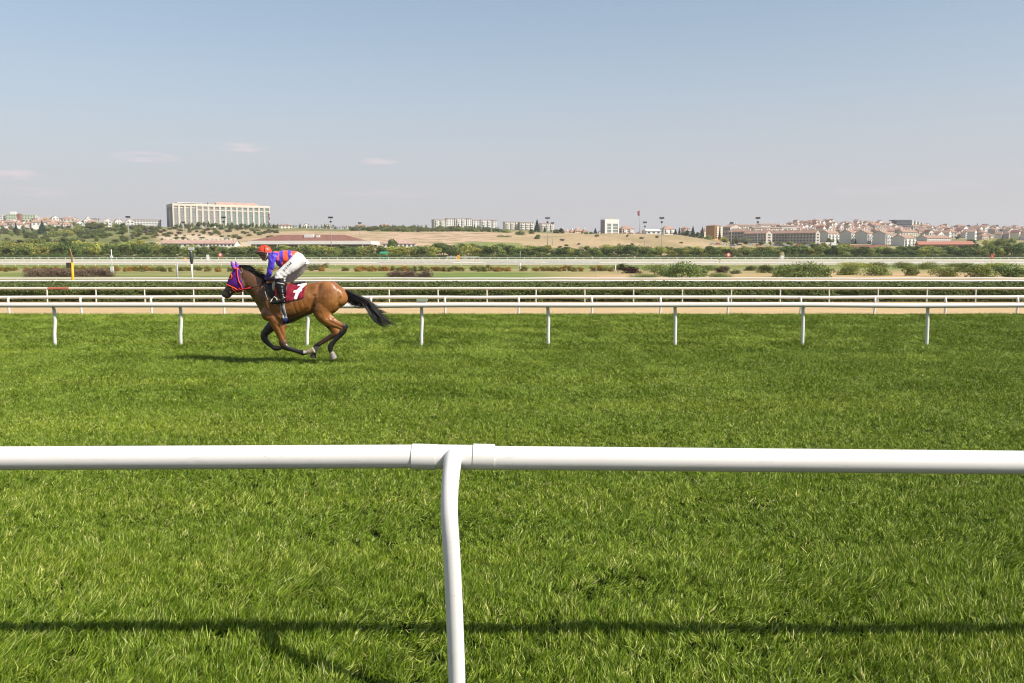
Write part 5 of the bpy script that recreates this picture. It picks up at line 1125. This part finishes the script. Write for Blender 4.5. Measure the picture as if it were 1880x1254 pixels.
# --- the orange block and the large flats at right
block('orange apartment block with one shaded side, left of the long flats', 1299, 1312, 1329, 412, 440, 760, 42, W_orange, 'hip', M_tile, 7, 5, 5, rise=1.2, wall2=1, balc=2)
B = [('tall flats with a blank beige side, directly right of the orange block', 1329, 1340, 1371, 412, 450, 790, W_beige, 0, 5, 0),
     ('shaded flats before the tall beige side, left end of the front row', 1343, 1370, 1388, 420, 450, 740, W_beige, 0, 6, 1),
     ('shaded flats with a broad beige gable end, second of the front row', 1373, 1406, 1423, 423, 450, 720, W_beige, 0, 8, 1),
     ('shaded flats left of the third beige gable, middle of the front row', 1422, 1456, 1470, 423, 450, 740, W_beige, 0, 8, 1),
     ('shaded flats with a sunlit end wall, left of the white vans', 1456, 1497, 1510, 422, 451, 715, W_beige, 0, 9, 1),
     ('white flats above the white vans, first with a shaded gable', 1509, 1520, 1549, 423, 450, 760, W_white, 7, 0, 0),
     ('white flats with a large grey gable, second right of the vans', 1547, 1562, 1579, 422, 453, 740, W_white, 4, 0, 0),
     ('white flats with a large grey gable, third right of the vans', 1576, 1592, 1611, 423, 454, 725, W_white, 5, 0, 0),
     ('white flats with a large grey gable, fourth right of the vans', 1609, 1625, 1644, 424, 456, 710, W_white, 5, 0, 0),
     ('white flats with a lower grey gable beside the dark red shed', 1644, 1660, 1693, 431, 458, 690, W_white, 7, 0, 0)]
for (lab, x0, xm, x1, yt, yb, d, wl, nc, left, ax) in B:
    block(lab, x0, xm, x1, yt, yb, d, 40 if nc else 48, wl, 'gable', M_tile, 4, nc or 1, left, axis=1 if not nc else 0, rise=2.6, chim=4, balc=3 if nc >= 4 else 0, name='apartment_block', group='large gabled flats at right')
block('long two-storey white flats with an orange roof behind the red hall', 1692, 1702, 1757, 432, 447, 780, 22, W_white, 'gable', M_tile, 3, 12, 0, rise=2.6, chim=5)
for (lab, x0, xm, x1, yt, yb, d) in [('long cream slab on the skyline behind the mast', 1345, 1352, 1400, 412, 430, 1000), ('lower long cream slab below the skyline slab', 1378, 1384, 1440, 416.5, 430, 960), ('white slab block with a red roof line on the skyline', 1392, 1396, 1436, 410.5, 428, 1080), ('bright white slab right of the skyline slab', 1430, 1435, 1464, 413, 428, 1020)]:
    block(lab, x0, xm, x1, yt, yb, d, 12, W_cream if 'cream' in lab else W_white, 'gable', M_tile, 4, 14, 0, rise=1.6, chim=4)
for (lab, x0, xm, x1, yt, yb, d, m) in [('big red-roofed terrace left of the unfinished block', 1596, 1604, 1650, 409, 421, 1450, W_rose), ('long red roofed terrace below the big one', 1612, 1618, 1668, 414, 424, 1380, W_rose), ('long red roof on the skyline left of the big terrace', 1510, 1514, 1553, 409.5, 417, 1560, W_grey), ('red roofed terrace between the skyline roof and the big terrace', 1562, 1566, 1600, 409.5, 420, 1480, W_rose), ('red-brown long terrace right of the lower one', 1660, 1666, 1712, 417, 427, 1330, W_rose), ('salmon roofed row under the unfinished block', 1690, 1696, 1730, 419, 429, 1280, W_rose)]:
    block(lab, x0, xm, x1, yt, yb, d, 25, m, 'gable', mat('roof_orange', (.42, .20, .13), .85, .2, .3, .1), 2, 9, 0, rise=4.6, chim=3)
TQ = [(1556, 1561, 1600, 419, 433, 1010), (1604, 1609, 1648, 420, 434, 990), (1652, 1657, 1690, 422, 436, 980), (1518, 1523, 1556, 416, 428, 1120), (1560, 1565, 1592, 414, 426, 1200), (1700, 1705, 1742, 424, 438, 960), (1746, 1751, 1780, 427, 440, 940), (1636, 1641, 1676, 417.5, 430, 1120), (1682, 1687, 1720, 420, 433, 1090), (1724, 1729, 1760, 421.5, 434, 1070), (1470, 1475, 1512, 419, 430, 1060)]
for q, ph in zip(TQ, places([q[1] for q in TQ], [(1520, 'the white vans'), (1605, 'the dark red shed'), (1675, 'the unfinished block'), (1745, 'the long white flats')])):
    nm = random.choice(('cream', 'white', 'rose')); block(f'{nm} terrace with a brown roof behind, {ph}', *q[:5], q[5], random.choice((12, 20, 28)), dict(cream=W_cream, white=W_white, rose=W_rose)[nm], 'gable', random.choice((M_tile, mat('roof_brown', (.30, .18, .13), .85, .25, .5, .1))), 3, 7, 0, rise=2.6, chim=5, name='terrace', group='terraces behind the large flats')
# unfinished concrete frame on the skyline
root = frame_at('unfinished_block', 'unfinished concrete block on the skyline, open grey frame and white right half', 'building', 1646, 420, 1500, 8); s_ = 1607 / 1500
Wd = 60 / s_
boxes('frame', W('concrete', (.13, .13, .14)), root, [((0, 0, -5), (Wd * .5, 16, 13.5)), ((-4, -1, 13.5), (Wd * .48, 17, 15.2))])
for k in range(4): boxes('floor_slab', W_grey, root, [((-1, -1.5, 2 + k * 3), (Wd * .5, -.02, 2.6 + k * 3))])
for k in range(9):
    x = Wd * .5 + k * Wd * .055; boxes('bay', W_white if k % 2 == 0 else W('void', (.12, .12, .13)), root, [((x, 0 if k % 2 else -.6, -5), (x + Wd * .055, 14, 14.5 - k * .75))])
# grey modern flats at the right edge
for k, (x0, xm, x1, yt, lab) in enumerate([(1838, 1842, 1857, 421, 'grey modern flats near the right edge, left one of three'), (1856, 1859, 1872, 421, 'grey modern flats near the right edge, middle one'), (1871, 1874, 1900, 423, 'grey modern flats cut by the right edge')]):
    root, w, l, h = block(lab, x0, xm, x1, yt, 440, 1050, 22, W_white, 'flat', W_grey, 4, 4, 1, wm=M_glass)
    boxes('dark_bay', W('bay_' + str(k), ((.10, .10, .12), (.28, .14, .10), (.2, .24, .26))[k]), root, [((w * .58, -.7, 1), (w * .82, -.09, h - 1.2))])
# --- left edge
for a in [('pale green flats on the left skyline with a white tank on the roof', 9, 11, 31, 394, 412, W_green, 'left'), ('pale green flats right of the brick tower on the left skyline', 38, 40, 63, 394.5, 412, W_green, '')]:
    root, w, l, h = block(a[0], a[1], a[2], a[3], a[4], a[5], 1300, 12, a[6], 'flat', None, 4, 5, 0)
    if a[7]: boxes('roof_tank', W_white, root, [((6, 2, h + .5), (13, 8, h + 4.5))])
block('narrow brick tower between the pale green flats', 30, 32, 37, 393, 412, 1290, 12, W_brick, 'flat', None, 5, 1, 0)
block('white flats cut by the left edge on the skyline', -14, -10, 8, 395, 412, 1300, 12, W_white, 'flat', None, 4, 4, 0)
block('small white block right of the pale green flats', 63, 65, 72, 399, 412, 1300, 15, W_white, 'flat', None, 3, 2, 0)
block('white house with a long flat front before the distant flats at left', 100, 103, 119, 409, 419, 1000, 14, W_white, 'flat', W_grey, 2, 4, 0, name='house', cat='house')
for k, (x0, xm, x1, yt, yb) in enumerate([(-8, -4, 10, 408, 417), (22, 25, 41, 407, 416), (16, 19, 45, 414, 423), (55, 58, 79, 403, 415), (84, 87, 104, 407, 416), (42, 45, 56, 405, 414), (0, 3, 15, 416, 425), (86, 89, 99, 413, 421)]):
    block(['red-roofed villa cut by the left edge', 'red-roofed villa above the wide one at far left', 'wide villa with stepped red roofs at far left', 'large red-roofed villa right of the small conifer', 'villa with a long red roof left of the white house', 'white villa behind the small conifer', 'low red-roofed villa near the left edge, lower row', 'small villa below the long red roof'][k], x0, xm, x1, yt, yb, 960, 22, random.choice((W_white, W_rose)), 'hip', M_tile, 2, 3, 1, name='house', cat='house', rise=3.2, chim=1)
block('unfinished pale flats with open top floor on the left skyline', 84, 88, 119, 401, 412, 1420, 15, W_beige, 'flat', W('dark_edge', (.12, .11, .11)), 4, 9, 0)
block('pale flats with a dark roof edge above the knoll', 160, 163, 181, 402, 412, 1350, 14, W_beige, 'flat', W('dark_edge', (.12, .11, .11)), 4, 5, 0)
# --- the dense suburbs: one prototype per colour, then copies of each house and its parts
def copy_tree(o, parent=None):
    c_ = o.copy(); COL.objects.link(c_); c_.parent = parent
    for ch in list(o.children): copy_tree(ch, c_)
    return c_
def house_proto(k):
    wl = (W_white, W_rose, W_cream, W_beige, W_white, W_rose)[k]; rm = (M_tile, M_tile, M_tile2, M_tile, M_pink, M_tile)[k]
    root = thing('house', 'x', 'house'); w, l, h, rise = ((9, 8, 7.5, 3), (13, 9, 6, 3.2), (8, 9, 9, 2.8), (15, 8, 8, 2.6), (7, 7, 8.5, 3), (11, 10, 5, 3.6))[k]
    mb = MB(); mb.box((0, 0, -5), (w, l, h))
    if k % 2 == 0: mb.add([(0, 0, h), (w, 0, h), (w/2, 0, h+rise), (0, l, h), (w, l, h), (w/2, l, h+rise)], [(0, 1, 2), (3, 5, 4)])
    mb.build('wall', wl, root); mb = MB()
    if k % 2 == 0: gable_roof(mb, w, l, h, rise, 1, .4)
    else: hip_roof(mb, w, l, h, rise, .5)
    rf = mb.build('roof', rm, root); boxes('chimney', W_white, rf, [((w*.6, l*.45, h), (w*.6 + .9, l*.45 + .9, h + rise + 1))])
    windows(root, w, l, h, 2, 2 if w < 10 else 3, 0); return root
HP_ = [house_proto(k) for k in range(6)]; used_p = set()
HN = ['white gabled house', 'rose hip-roofed house', 'cream gabled house', 'long beige house', 'narrow white house', 'low rose house']
def town(spots, marks, grp, where):
    ks = [random.choice((0, 0, 1, 2, 3, 3, 4, 5)) for _ in spots]; ph = places([q[0] for q in spots], marks)
    for (px, d, an), k, p_ in zip(spots, ks, ph):
        if k in used_p: o = copy_tree(HP_[k])
        else: o = HP_[k]; used_p.add(k)
        o.location = gp(px, d) - Vector((0, 0, .3)); o.rotation_euler.z = R(an); o['label'] = f'{HN[k]} {where}, {p_}'; o['group'] = grp; sc = random.uniform(.72, 1.0); o.scale = (sc, sc, sc)
MT = [(1316, 'the orange block'), (1440, 'the bright white slab'), (1530, 'the skyline roof'), (1620, 'the big terrace'), (1675, 'the unfinished block'), (1745, 'the long white flats'), (1794, 'the pointed pine'), (1850, 'the grey flats')]
sp = []
for i, d in enumerate(np.geomspace(880, 1640, 13)):
    x = 1400 + (i % 2) * 8 if d < 1100 else 1450 if d > 1200 else 1430
    while x < 1890:
        if not (d > 1300 and 1636 < x < 1720) and not (d > 1420 and 1640 < x < 1860) and not (d < 1000 and x < 1690 and x > 1500 and random.random() < .5) and not (1500 < x < 1700 and d < 1000) and random.random() < .62: sp.append((x, d * random.uniform(.98, 1.02), random.choice((18, 25, 40, 48))))
        x += random.uniform(13, 19)
random.shuffle(sp); town(sp[:290], MT, 'houses of the right-hand suburb', 'in the right suburb'); print('houses', len(sp))
# close-set terraces on the knoll at x 1458-1510
sp = [(x + random.uniform(-2, 2), d, 40) for d in (1180, 1300, 1430, 1560) for x in np.arange(1462, 1512, 8)]
town(sp, [(1455, 'the bright white slab'), (1512, 'the skyline roof')], 'crowded houses on the knoll', 'on the crowded knoll')
sp = [(x + random.uniform(-4, 4), d, random.choice((15, 25, 40))) for d in (980, 1130, 1300, 1500) for x in np.arange(-12, 238, 19) if random.random() < .8]
town(sp, [(20, 'the green flats'), (78, 'the dark spruce'), (115, 'the unfinished flats'), (170, 'the dark-edged flats'), (237, 'the ridge mast')], 'houses of the left-hand suburb', 'in the left suburb')
sp = [(x, d, 20) for d in (1150, 1230) for x in (560, 600, 655, 700, 1290, 1340, 1100, 1172)]
town(sp, [(640, 'the young plantation'), (1173, 'the flagpole'), (1316, 'the orange block')], 'far houses behind the ridge', 'far behind the ridge')
for k in range(6):
    if k not in used_p:
        for c_ in list(HP_[k].children_recursive) + [HP_[k]]: bpy.data.objects.remove(c_)
# ---------------------------------------------------------------- masts, poles, signs, vans
random.seed(31)
M_mast = mat('galvanised', (.38, .39, .40), .5, .1, 1, .4); M_dark = mat('dark_metal', (.05, .05, .055), .5, .15, 2)
def mast(px, yt, yb, d, hw, label, tiers=2):
    b = P(px, yb, d); s = 1607. / d; H = (yb - yt) / s; root = thing('floodlight_mast', label, 'mast', b - Vector((0, 0, 2)), 0, 'floodlight masts round the racecourse'); H += 2
    mb = MB(); mb.tube([(0, 0, 0), (0, 0, H * .5), (0, 0, H - .2)], [.2 * d / 450, .15 * d / 450, .1 * d / 450], 8); mb.build('pole', M_mast, root, True)
    w = hw / s * .85
    for t in range(tiers):
        z = H - t * (2.1 * d / 450); ww = w * (1 if t == 0 else .45); boxes('crossbar', M_mast, root, [((-ww, -.1, z - .14), (ww, .1, z + .05))]); n = 5 if t == 0 else 2
        for i in range(n):
            x = -ww + (i + .5) * 2 * ww / n; boxes('floodlight', M_dark, root, [((x - ww / n * .72, -.5, z + .06), (x + ww / n * .72, .2, z + .95 * d / 450 * .8))])
for a in [(237, 400, 446, 560, 5, 'floodlight mast in front of the knoll at left, beside the white ridge house', 1), (338, 410, 450, 620, 4, 'thin floodlight mast before the left part of the office block', 1), (412, 401, 449, 520, 5, 'floodlight mast standing before the middle of the office block'), (608, 401, 449, 455, 5.2, 'tall floodlight mast rising over the wide hall roof'),
          (661, 411, 433, 700, 4, 'smaller far floodlight mast right of the wide hall'), (1005, 402, 452, 455, 5.2, 'tall floodlight mast just right of the tall spruce'), (1014, 411, 452, 600, 3.6, 'smaller far floodlight mast behind the one by the spruce', 1), (1183, 410, 471, 560, 4.2, 'smaller floodlight mast just right of the flagpole', 2), (1214, 402, 459, 455, 5.2, 'tall floodlight mast before the low white hall'),
          (1342, 411, 450, 600, 4, 'smaller floodlight mast before the tall beige flats', 1), (1390, 402, 452, 455, 5.2, 'tall floodlight mast before the long cream slabs')]: mast(*a)
def flag(px, yt, yb, d, fw, fh, label, wave=0):
    b = P(px, yb, d); s = 1607. / d; H = (yb - yt) / s; root = thing('flagpole', label, 'flagpole', b); mb = MB(); mb.tube([(0, 0, -1), (0, 0, H)], [.22, .12], 8); mb.build('pole', M_mast, root, True)
    w, h = fw / s, fh / s; V = []; nx, nz_ = 12, 8
    for j in range(nz_ + 1):
        for i in range(nx + 1):
            u, v = i / nx, j / nz_; V.append((-.15 - w * u * (1 - .25 * v), .5 * math.sin(u * 7 + v * 2) * u, H - .4 - h * v * (1 - .1 * u) - h * .35 * u * u + h * .2 * u))
    F = [(j*(nx+1)+i, j*(nx+1)+i+1, (j+1)*(nx+1)+i+1, (j+1)*(nx+1)+i) for j in range(nz_) for i in range(nx)]
    o = mk('flag', V, F, mat('red_flag', (.36, .03, .06), .7, .1, 1), root, True); so = o.modifiers.new('thickness', 'SOLIDIFY'); so.thickness = .05
    mb = MB(); mb.ell((-w * .42, .05, H - .4 - h * .42), (w * .13, .45, h * .13)); mb.build('emblem', W_white, o, True)
flag(1174, 387, 431, 820, 4, 9, 'lone tall flagpole with a limp red flag on the tan hill'); flag(496, 392, 420, 880, 2.6, 12, 'flagpole with a red flag at the right end of the office block')
def post(name, label, cat, px, yt, yb, d, r0, m, extra=None, z0=.5):
    b = P(px, yb, d); H = (yb - yt) * d / 1607.; root = thing(name, label, cat, b - Vector((0, 0, z0))); mb = MB(); mb.tube([(0, 0, 0), (0, 0, H + z0)], [r0, r0 * .85], 10); mb.build('post', m, root, True)
    if extra: extra(root, H + z0, d / 1607.)
    return root
M_yel = mat('yellow_paint', (.72, .42, .015), .5, .1, 2); M_rust = mat('rusty_rod', (.36, .20, .07), .7, .2, 3); M_box = mat('grey_box', (.55, .55, .57), .5, .1, 2)
def yx(root, H, k):
    mb = MB(); mb.tube([(0, 0, H), (-.0, 0, H * 1.0 + 13 * k), (-.14, 0, H + 27 * k)], [.06, .05, .03], 8); mb.build('rod', M_rust, root, True)
    boxes('control_box', M_dark, root, [((-.42, -.15, H - 10 * k), (-.14, .15, H - .2 * k))])
post('marker_pole', 'yellow marker pole with a rusty upper rod and a dark box', 'pole', 134, 482, 515, 71, .115, M_yel, yx, z0=1.2)
def drum(root, H, k):
    mb = MB(); mb.tube([(0, 0, H), (0, 0, H + 4*k), (0, 0, H + 12*k), (0, 0, H + 20*k), (0, 0, H + 22*k)], [.07, .17, .21, .19, .10], 14); mb.build('drum', M_dark, root, True)
    mb = MB(); mb.tube([(0, 0, H + 22*k), (0, 0, H + 30*k)], .08, 8); mb.box((-.3, -.12, H + 26*k), (.3, .12, H + 31*k)); mb.build('lamp_head', M_box, root)
post('loudspeaker_post', 'white post with a dark drum loudspeaker and a pale head', 'post', 353, 485, 514, 95, .115, M_white2, drum)
post('post', 'plain grey post on the lawn left of the loudspeaker post', 'post', 326, 483, 515, 98, .10, M_mast)
def wx(root, H, k): boxes('junction_box', M_white2, root, [((-.28, -.1, H * .10), (.28, .12, H * .34))]); boxes('upper_box', M_white2, root, [((-.22, -.1, H * .66), (.22, .12, H * .76))])
post('camera_mast', 'slim white mast with two small boxes on the lawn at left', 'mast', 206, 458, 500, 150, .075, M_white2, wx)
def disc(m, r, y2=0):
    def f(root, H, k):
        mb = MB(); mb.tube([(0, -.12, H), (0, .0, H)], r, 16); mb.build('plate', m, root)
    return f
def plate(m, w, h):
    def f(root, H, k): boxes('plate', m, root, [((-w, -.1, H - h), (w, -.02, H + h))])
    return f
M_rw = mat('sign_red', (.62, .10, .08), .5, .1, 2); M_orn = mat('sign_orange', (.75, .36, .02), .5, .1, 2)
def rwd(root, H, k):
    mb = MB(); mb.tube([(0, -.10, H), (0, 0, H)], .85, 18); mb.build('plate', M_rw, root); mb = MB(); mb.tube([(0, -.16, H + .05), (0, -.11, H + .05)], .45, 16); mb.build('plate_centre', M_white2, root)
post('sign', "round red and white sign before the belt, left of the jockey's helmet", 'sign', 405, 468, 482, 340, .09, M_rw, rwd)
post('sign', 'round red and white sign before the belt, left of the long flats', 'sign', 1337, 468, 482, 340, .09, M_rw, rwd)
post('sign', 'small yellow square sign between the far rails', 'sign', 341, 476, 483, 335, .08, M_mast, plate(M_orn, .6, .55))
post('sign', 'small white cabinet on a post behind the far rails', 'sign', 382, 472, 483, 335, .2, M_white2, plate(M_white2, .55, .9))
post('sign', 'orange marker standing in the far rails right of the green canopy', 'sign', 842, 473, 482, 335, .12, M_orn, plate(M_orn, .5, 1.0))
post('sign', 'small dull red marker in the far rails, right of the orange one', 'sign', 872, 477, 483, 335, .1, M_rw, plate(M_rw, .35, .4))
post('sign', 'small white plate before the belt, under the shaded flats', 'sign', 1436, 472, 482, 335, .08, M_white2, plate(M_white2, .7, .6))
post('sign', 'rust red marker before the belt at far right', 'sign', 1821, 470, 482, 335, .15, M_rw, plate(M_rw, .45, .6))
post('sign', 'small brown marker in the far rails below the shaded flats', 'sign', 1321, 478, 484, 300, .1, M_rust, plate(M_rust, .35, .4))
for px, lab in ((445 + 400, 'thin white stake'), ): pass
post('water_post', 'short white post on the lawn right of the flower row gap', 'post', 955, 484, 495, 170, .22, M_white2); post('water_post', 'short white stake at the end of the flower row', 'post', 1130, 487, 499, 150, .1, M_white2)
post('wire_post', 'thin grey stake on the lawn before the flower row', 'post', 1094, 492, 512, 110, .03, M_mast); post('lamp_post', 'thin white pole before the belt, below the cream flats', 'pole', 955, 461, 476, 380, .07, M_white2)
root = thing('canopy', 'small green-topped starter canopy on legs behind the far rails', 'canopy', P(705, 480, 360)); k = 360 / 1607.; M_grn = mat('green_canvas', (.03, .30, .17), .6, .1, 2)
mb = MB(); mb.add([(-8*k, -1.2, 14.5*k), (8*k, -1.2, 14.5*k), (8*k, 1.2, 14.5*k), (-8*k, 1.2, 14.5*k), (-5*k, -.6, 18*k), (7.5*k, -.6, 18*k), (7.5*k, .6, 18*k), (-5*k, .6, 18*k)], [(0,1,5,4),(1,2,6,5),(2,3,7,6),(3,0,4,7),(4,5,6,7),(3,2,1,0)]); mb.build('roof', M_grn, root)
for x, y in ((-6, -1), (6, -1), (-6, 1), (6, 1)): boxes('leg', M_grn, root, [((x*k - .07, y - .07, -.5), (x*k + .07, y + .07, 14.5*k))])
boxes('cabin', mat('green_panel', (.10, .34, .24), .6, .1, 2), root, [((-2*k, -.6, 0), (4*k, .6, 7*k))])
# steps and frames: a pale gantry right of the canopy
root = thing('starting_stalls', 'low pale frame of starting stalls behind the far rails', 'starting stalls', P(850, 481, 352)); k = 352 / 1607.
boxes('top_bar', M_white2, root, [((-30*k, -.1, 9*k), (30*k, .1, 9.8*k))])
for q in range(9): boxes('post', M_white2, root, [((-30*k + q*7.5*k - .08, -.08, -.4), (-30*k + q*7.5*k + .08, .08, 9*k))])
root = thing('distance_box', 'low grey box with a green lid on the sand behind the middle rail', 'box', (P(775, 556, 50).x, 50, gzs(0, 50))); z = P(775, 549, 50).z - root.location.z
boxes('body', M_box, root, [((-.26, -.2, 0), (.26, .2, z - .12))]); boxes('lid', mat('lid_green', (.22, .32, .22), .6, .1, 2), root, [((-.30, -.24, z - .119), (.30, .24, z))])
def van(px, yb, d, lab):
    root = thing('parked_van', lab, 'van', P(px, yb, d), R(8)); L_, h = 4.6, 2.6; mb = MB(); mb.box((-L_/2, 0, .4), (L_/2 - .9, 1.9, h)); mb.add([(L_/2 - .9, 0, .4), (L_/2 + .5, 0, .4), (L_/2 + .5, 1.9, .4), (L_/2 - .9, 1.9, .4), (L_/2 - .9, 0, h), (L_/2 - .6, 0, h), (L_/2 - .6, 1.9, h), (L_/2 - .9, 1.9, h), (L_/2 + .5, 0, 1.3), (L_/2 + .5, 1.9, 1.3)], [(0,1,8,5,4), (3,7,6,9,2), (1,2,9,8), (8,9,6,5), (4,5,6,7), (0,3,2,1)]); mb.build('body', W_white, root)
    boxes('window', M_glass, root, [((L_/2 - .85, -.05, 1.35), (L_/2 - .2, -.01, 2.1))])
    for x in (-1.4, 1.6): m = MB(); m.tube([(x, -.05, .36), (x, .2, .36)], .36, 14); m.build('wheel', M_dark, root)
van(1520.5, 451.5, 640, 'left one of the two white vans below the flats'); van(1531.5, 451.5, 640, 'right one of the two white vans below the flats')
CARC = [('silver', (.45, .46, .48)), ('white', (.7, .7, .7)), ('dark', (.04, .045, .06)), ('red', (.4, .05, .04)), ('blue', (.06, .1, .25))]
def car(px, d, ci, lab):
    nm, c_ = CARC[ci]; root = thing('parked_car', lab, 'car', gp(px, d) + Vector((0, 0, .1)), R(random.choice((5, 12))), 'cars parked before the large flats')
    mb = MB(); pr = [(-2.1, .35), (2.1, .35), (2.15, .8), (1.2, .95), (.6, 1.42), (-1.0, 1.45), (-1.7, .98), (-2.15, .85)]; n = len(pr)
    mb.add([(x, 0, z) for x, z in pr] + [(x, 1.7, z) for x, z in pr], [tuple(range(n)), tuple(range(2*n - 1, n - 1, -1))] + [(i, i + n, (i + 1) % n + n, (i + 1) % n) for i in range(n)]); mb.build('body', mat('car_' + nm, c_, .25, .03, 1, .5, coat=.5), root)
    boxes('window', M_glass, root, [((-1.1, -.03, .98), (.7, -.005, 1.32))])
    for x in (-1.3, 1.3): m = MB(); m.tube([(x, -.05, .33), (x, .2, .33)], .33, 12); m.build('wheel', M_dark, root)
cx_ = [1308, 1318, 1330, 1345, 1357, 1378, 1392, 1410, 1425, 1434, 1446, 1466, 1478, 1488, 1502, 1512]
for i, (px, ph) in enumerate(zip(cx_, places(cx_, [(1316, 'the orange block'), (1389, 'the mast'), (1440, 'the shaded flats'), (1520, 'the white vans')]))):
    ci = i * 3 % 5; car(px, 640 + (i % 3) * 8, ci, f'{CARC[ci][0]} car parked before the flats, {ph}')
# stepped wall down the slope left of the office block
root = thing('slope_wall', 'pale sloping wall running down the hill left of the office block', 'wall', gp(246, 800)); q0 = P(244, 418, 800) - root.location; q1 = P(290, 433, 720) - root.location
mb = MB(); mb.add([q0, q1, q1 + Vector((0, 0, 1.6)), q0 + Vector((0, 0, 1.6)), q0 + Vector((.5, .5, 0)), q1 + Vector((.5, .5, 0)), q1 + Vector((.5, .5, 1.6)), q0 + Vector((.5, .5, 1.6))], [(0,1,2,3),(4,7,6,5),(3,2,6,7),(0,4,5,1),(0,3,7,4),(1,5,6,2)]); mb.build('wall', W_beige, root)
mb = MB(); q2 = Vector((0, -.05, 1.65)); mb.tube([q0 + q2, q1 + q2], .35, 6); mb.build('coping', W('coping', (.10, .09, .09)), root)
# ---------------------------------------------------------------- air between here and the hills
hm_ = bpy.data.materials.new('air'); hm_.use_nodes = True; t = hm_.node_tree; t.nodes.remove(t.nodes['Principled BSDF'])
pv = t.nodes.new('ShaderNodeVolumePrincipled'); pv.inputs['Density'].default_value = .00010; pv.inputs['Color'].default_value = (.93, .94, 1, 1); pv.inputs['Anisotropy'].default_value = .2
t.links.new(pv.outputs[0], t.nodes['Material Output'].inputs['Volume'])
mb = MB(); mb.box((-2600, -220, -45), (2600, 2900, 130)); hz_o = mb.build('haze', hm_); tag(hz_o, kind='stuff')
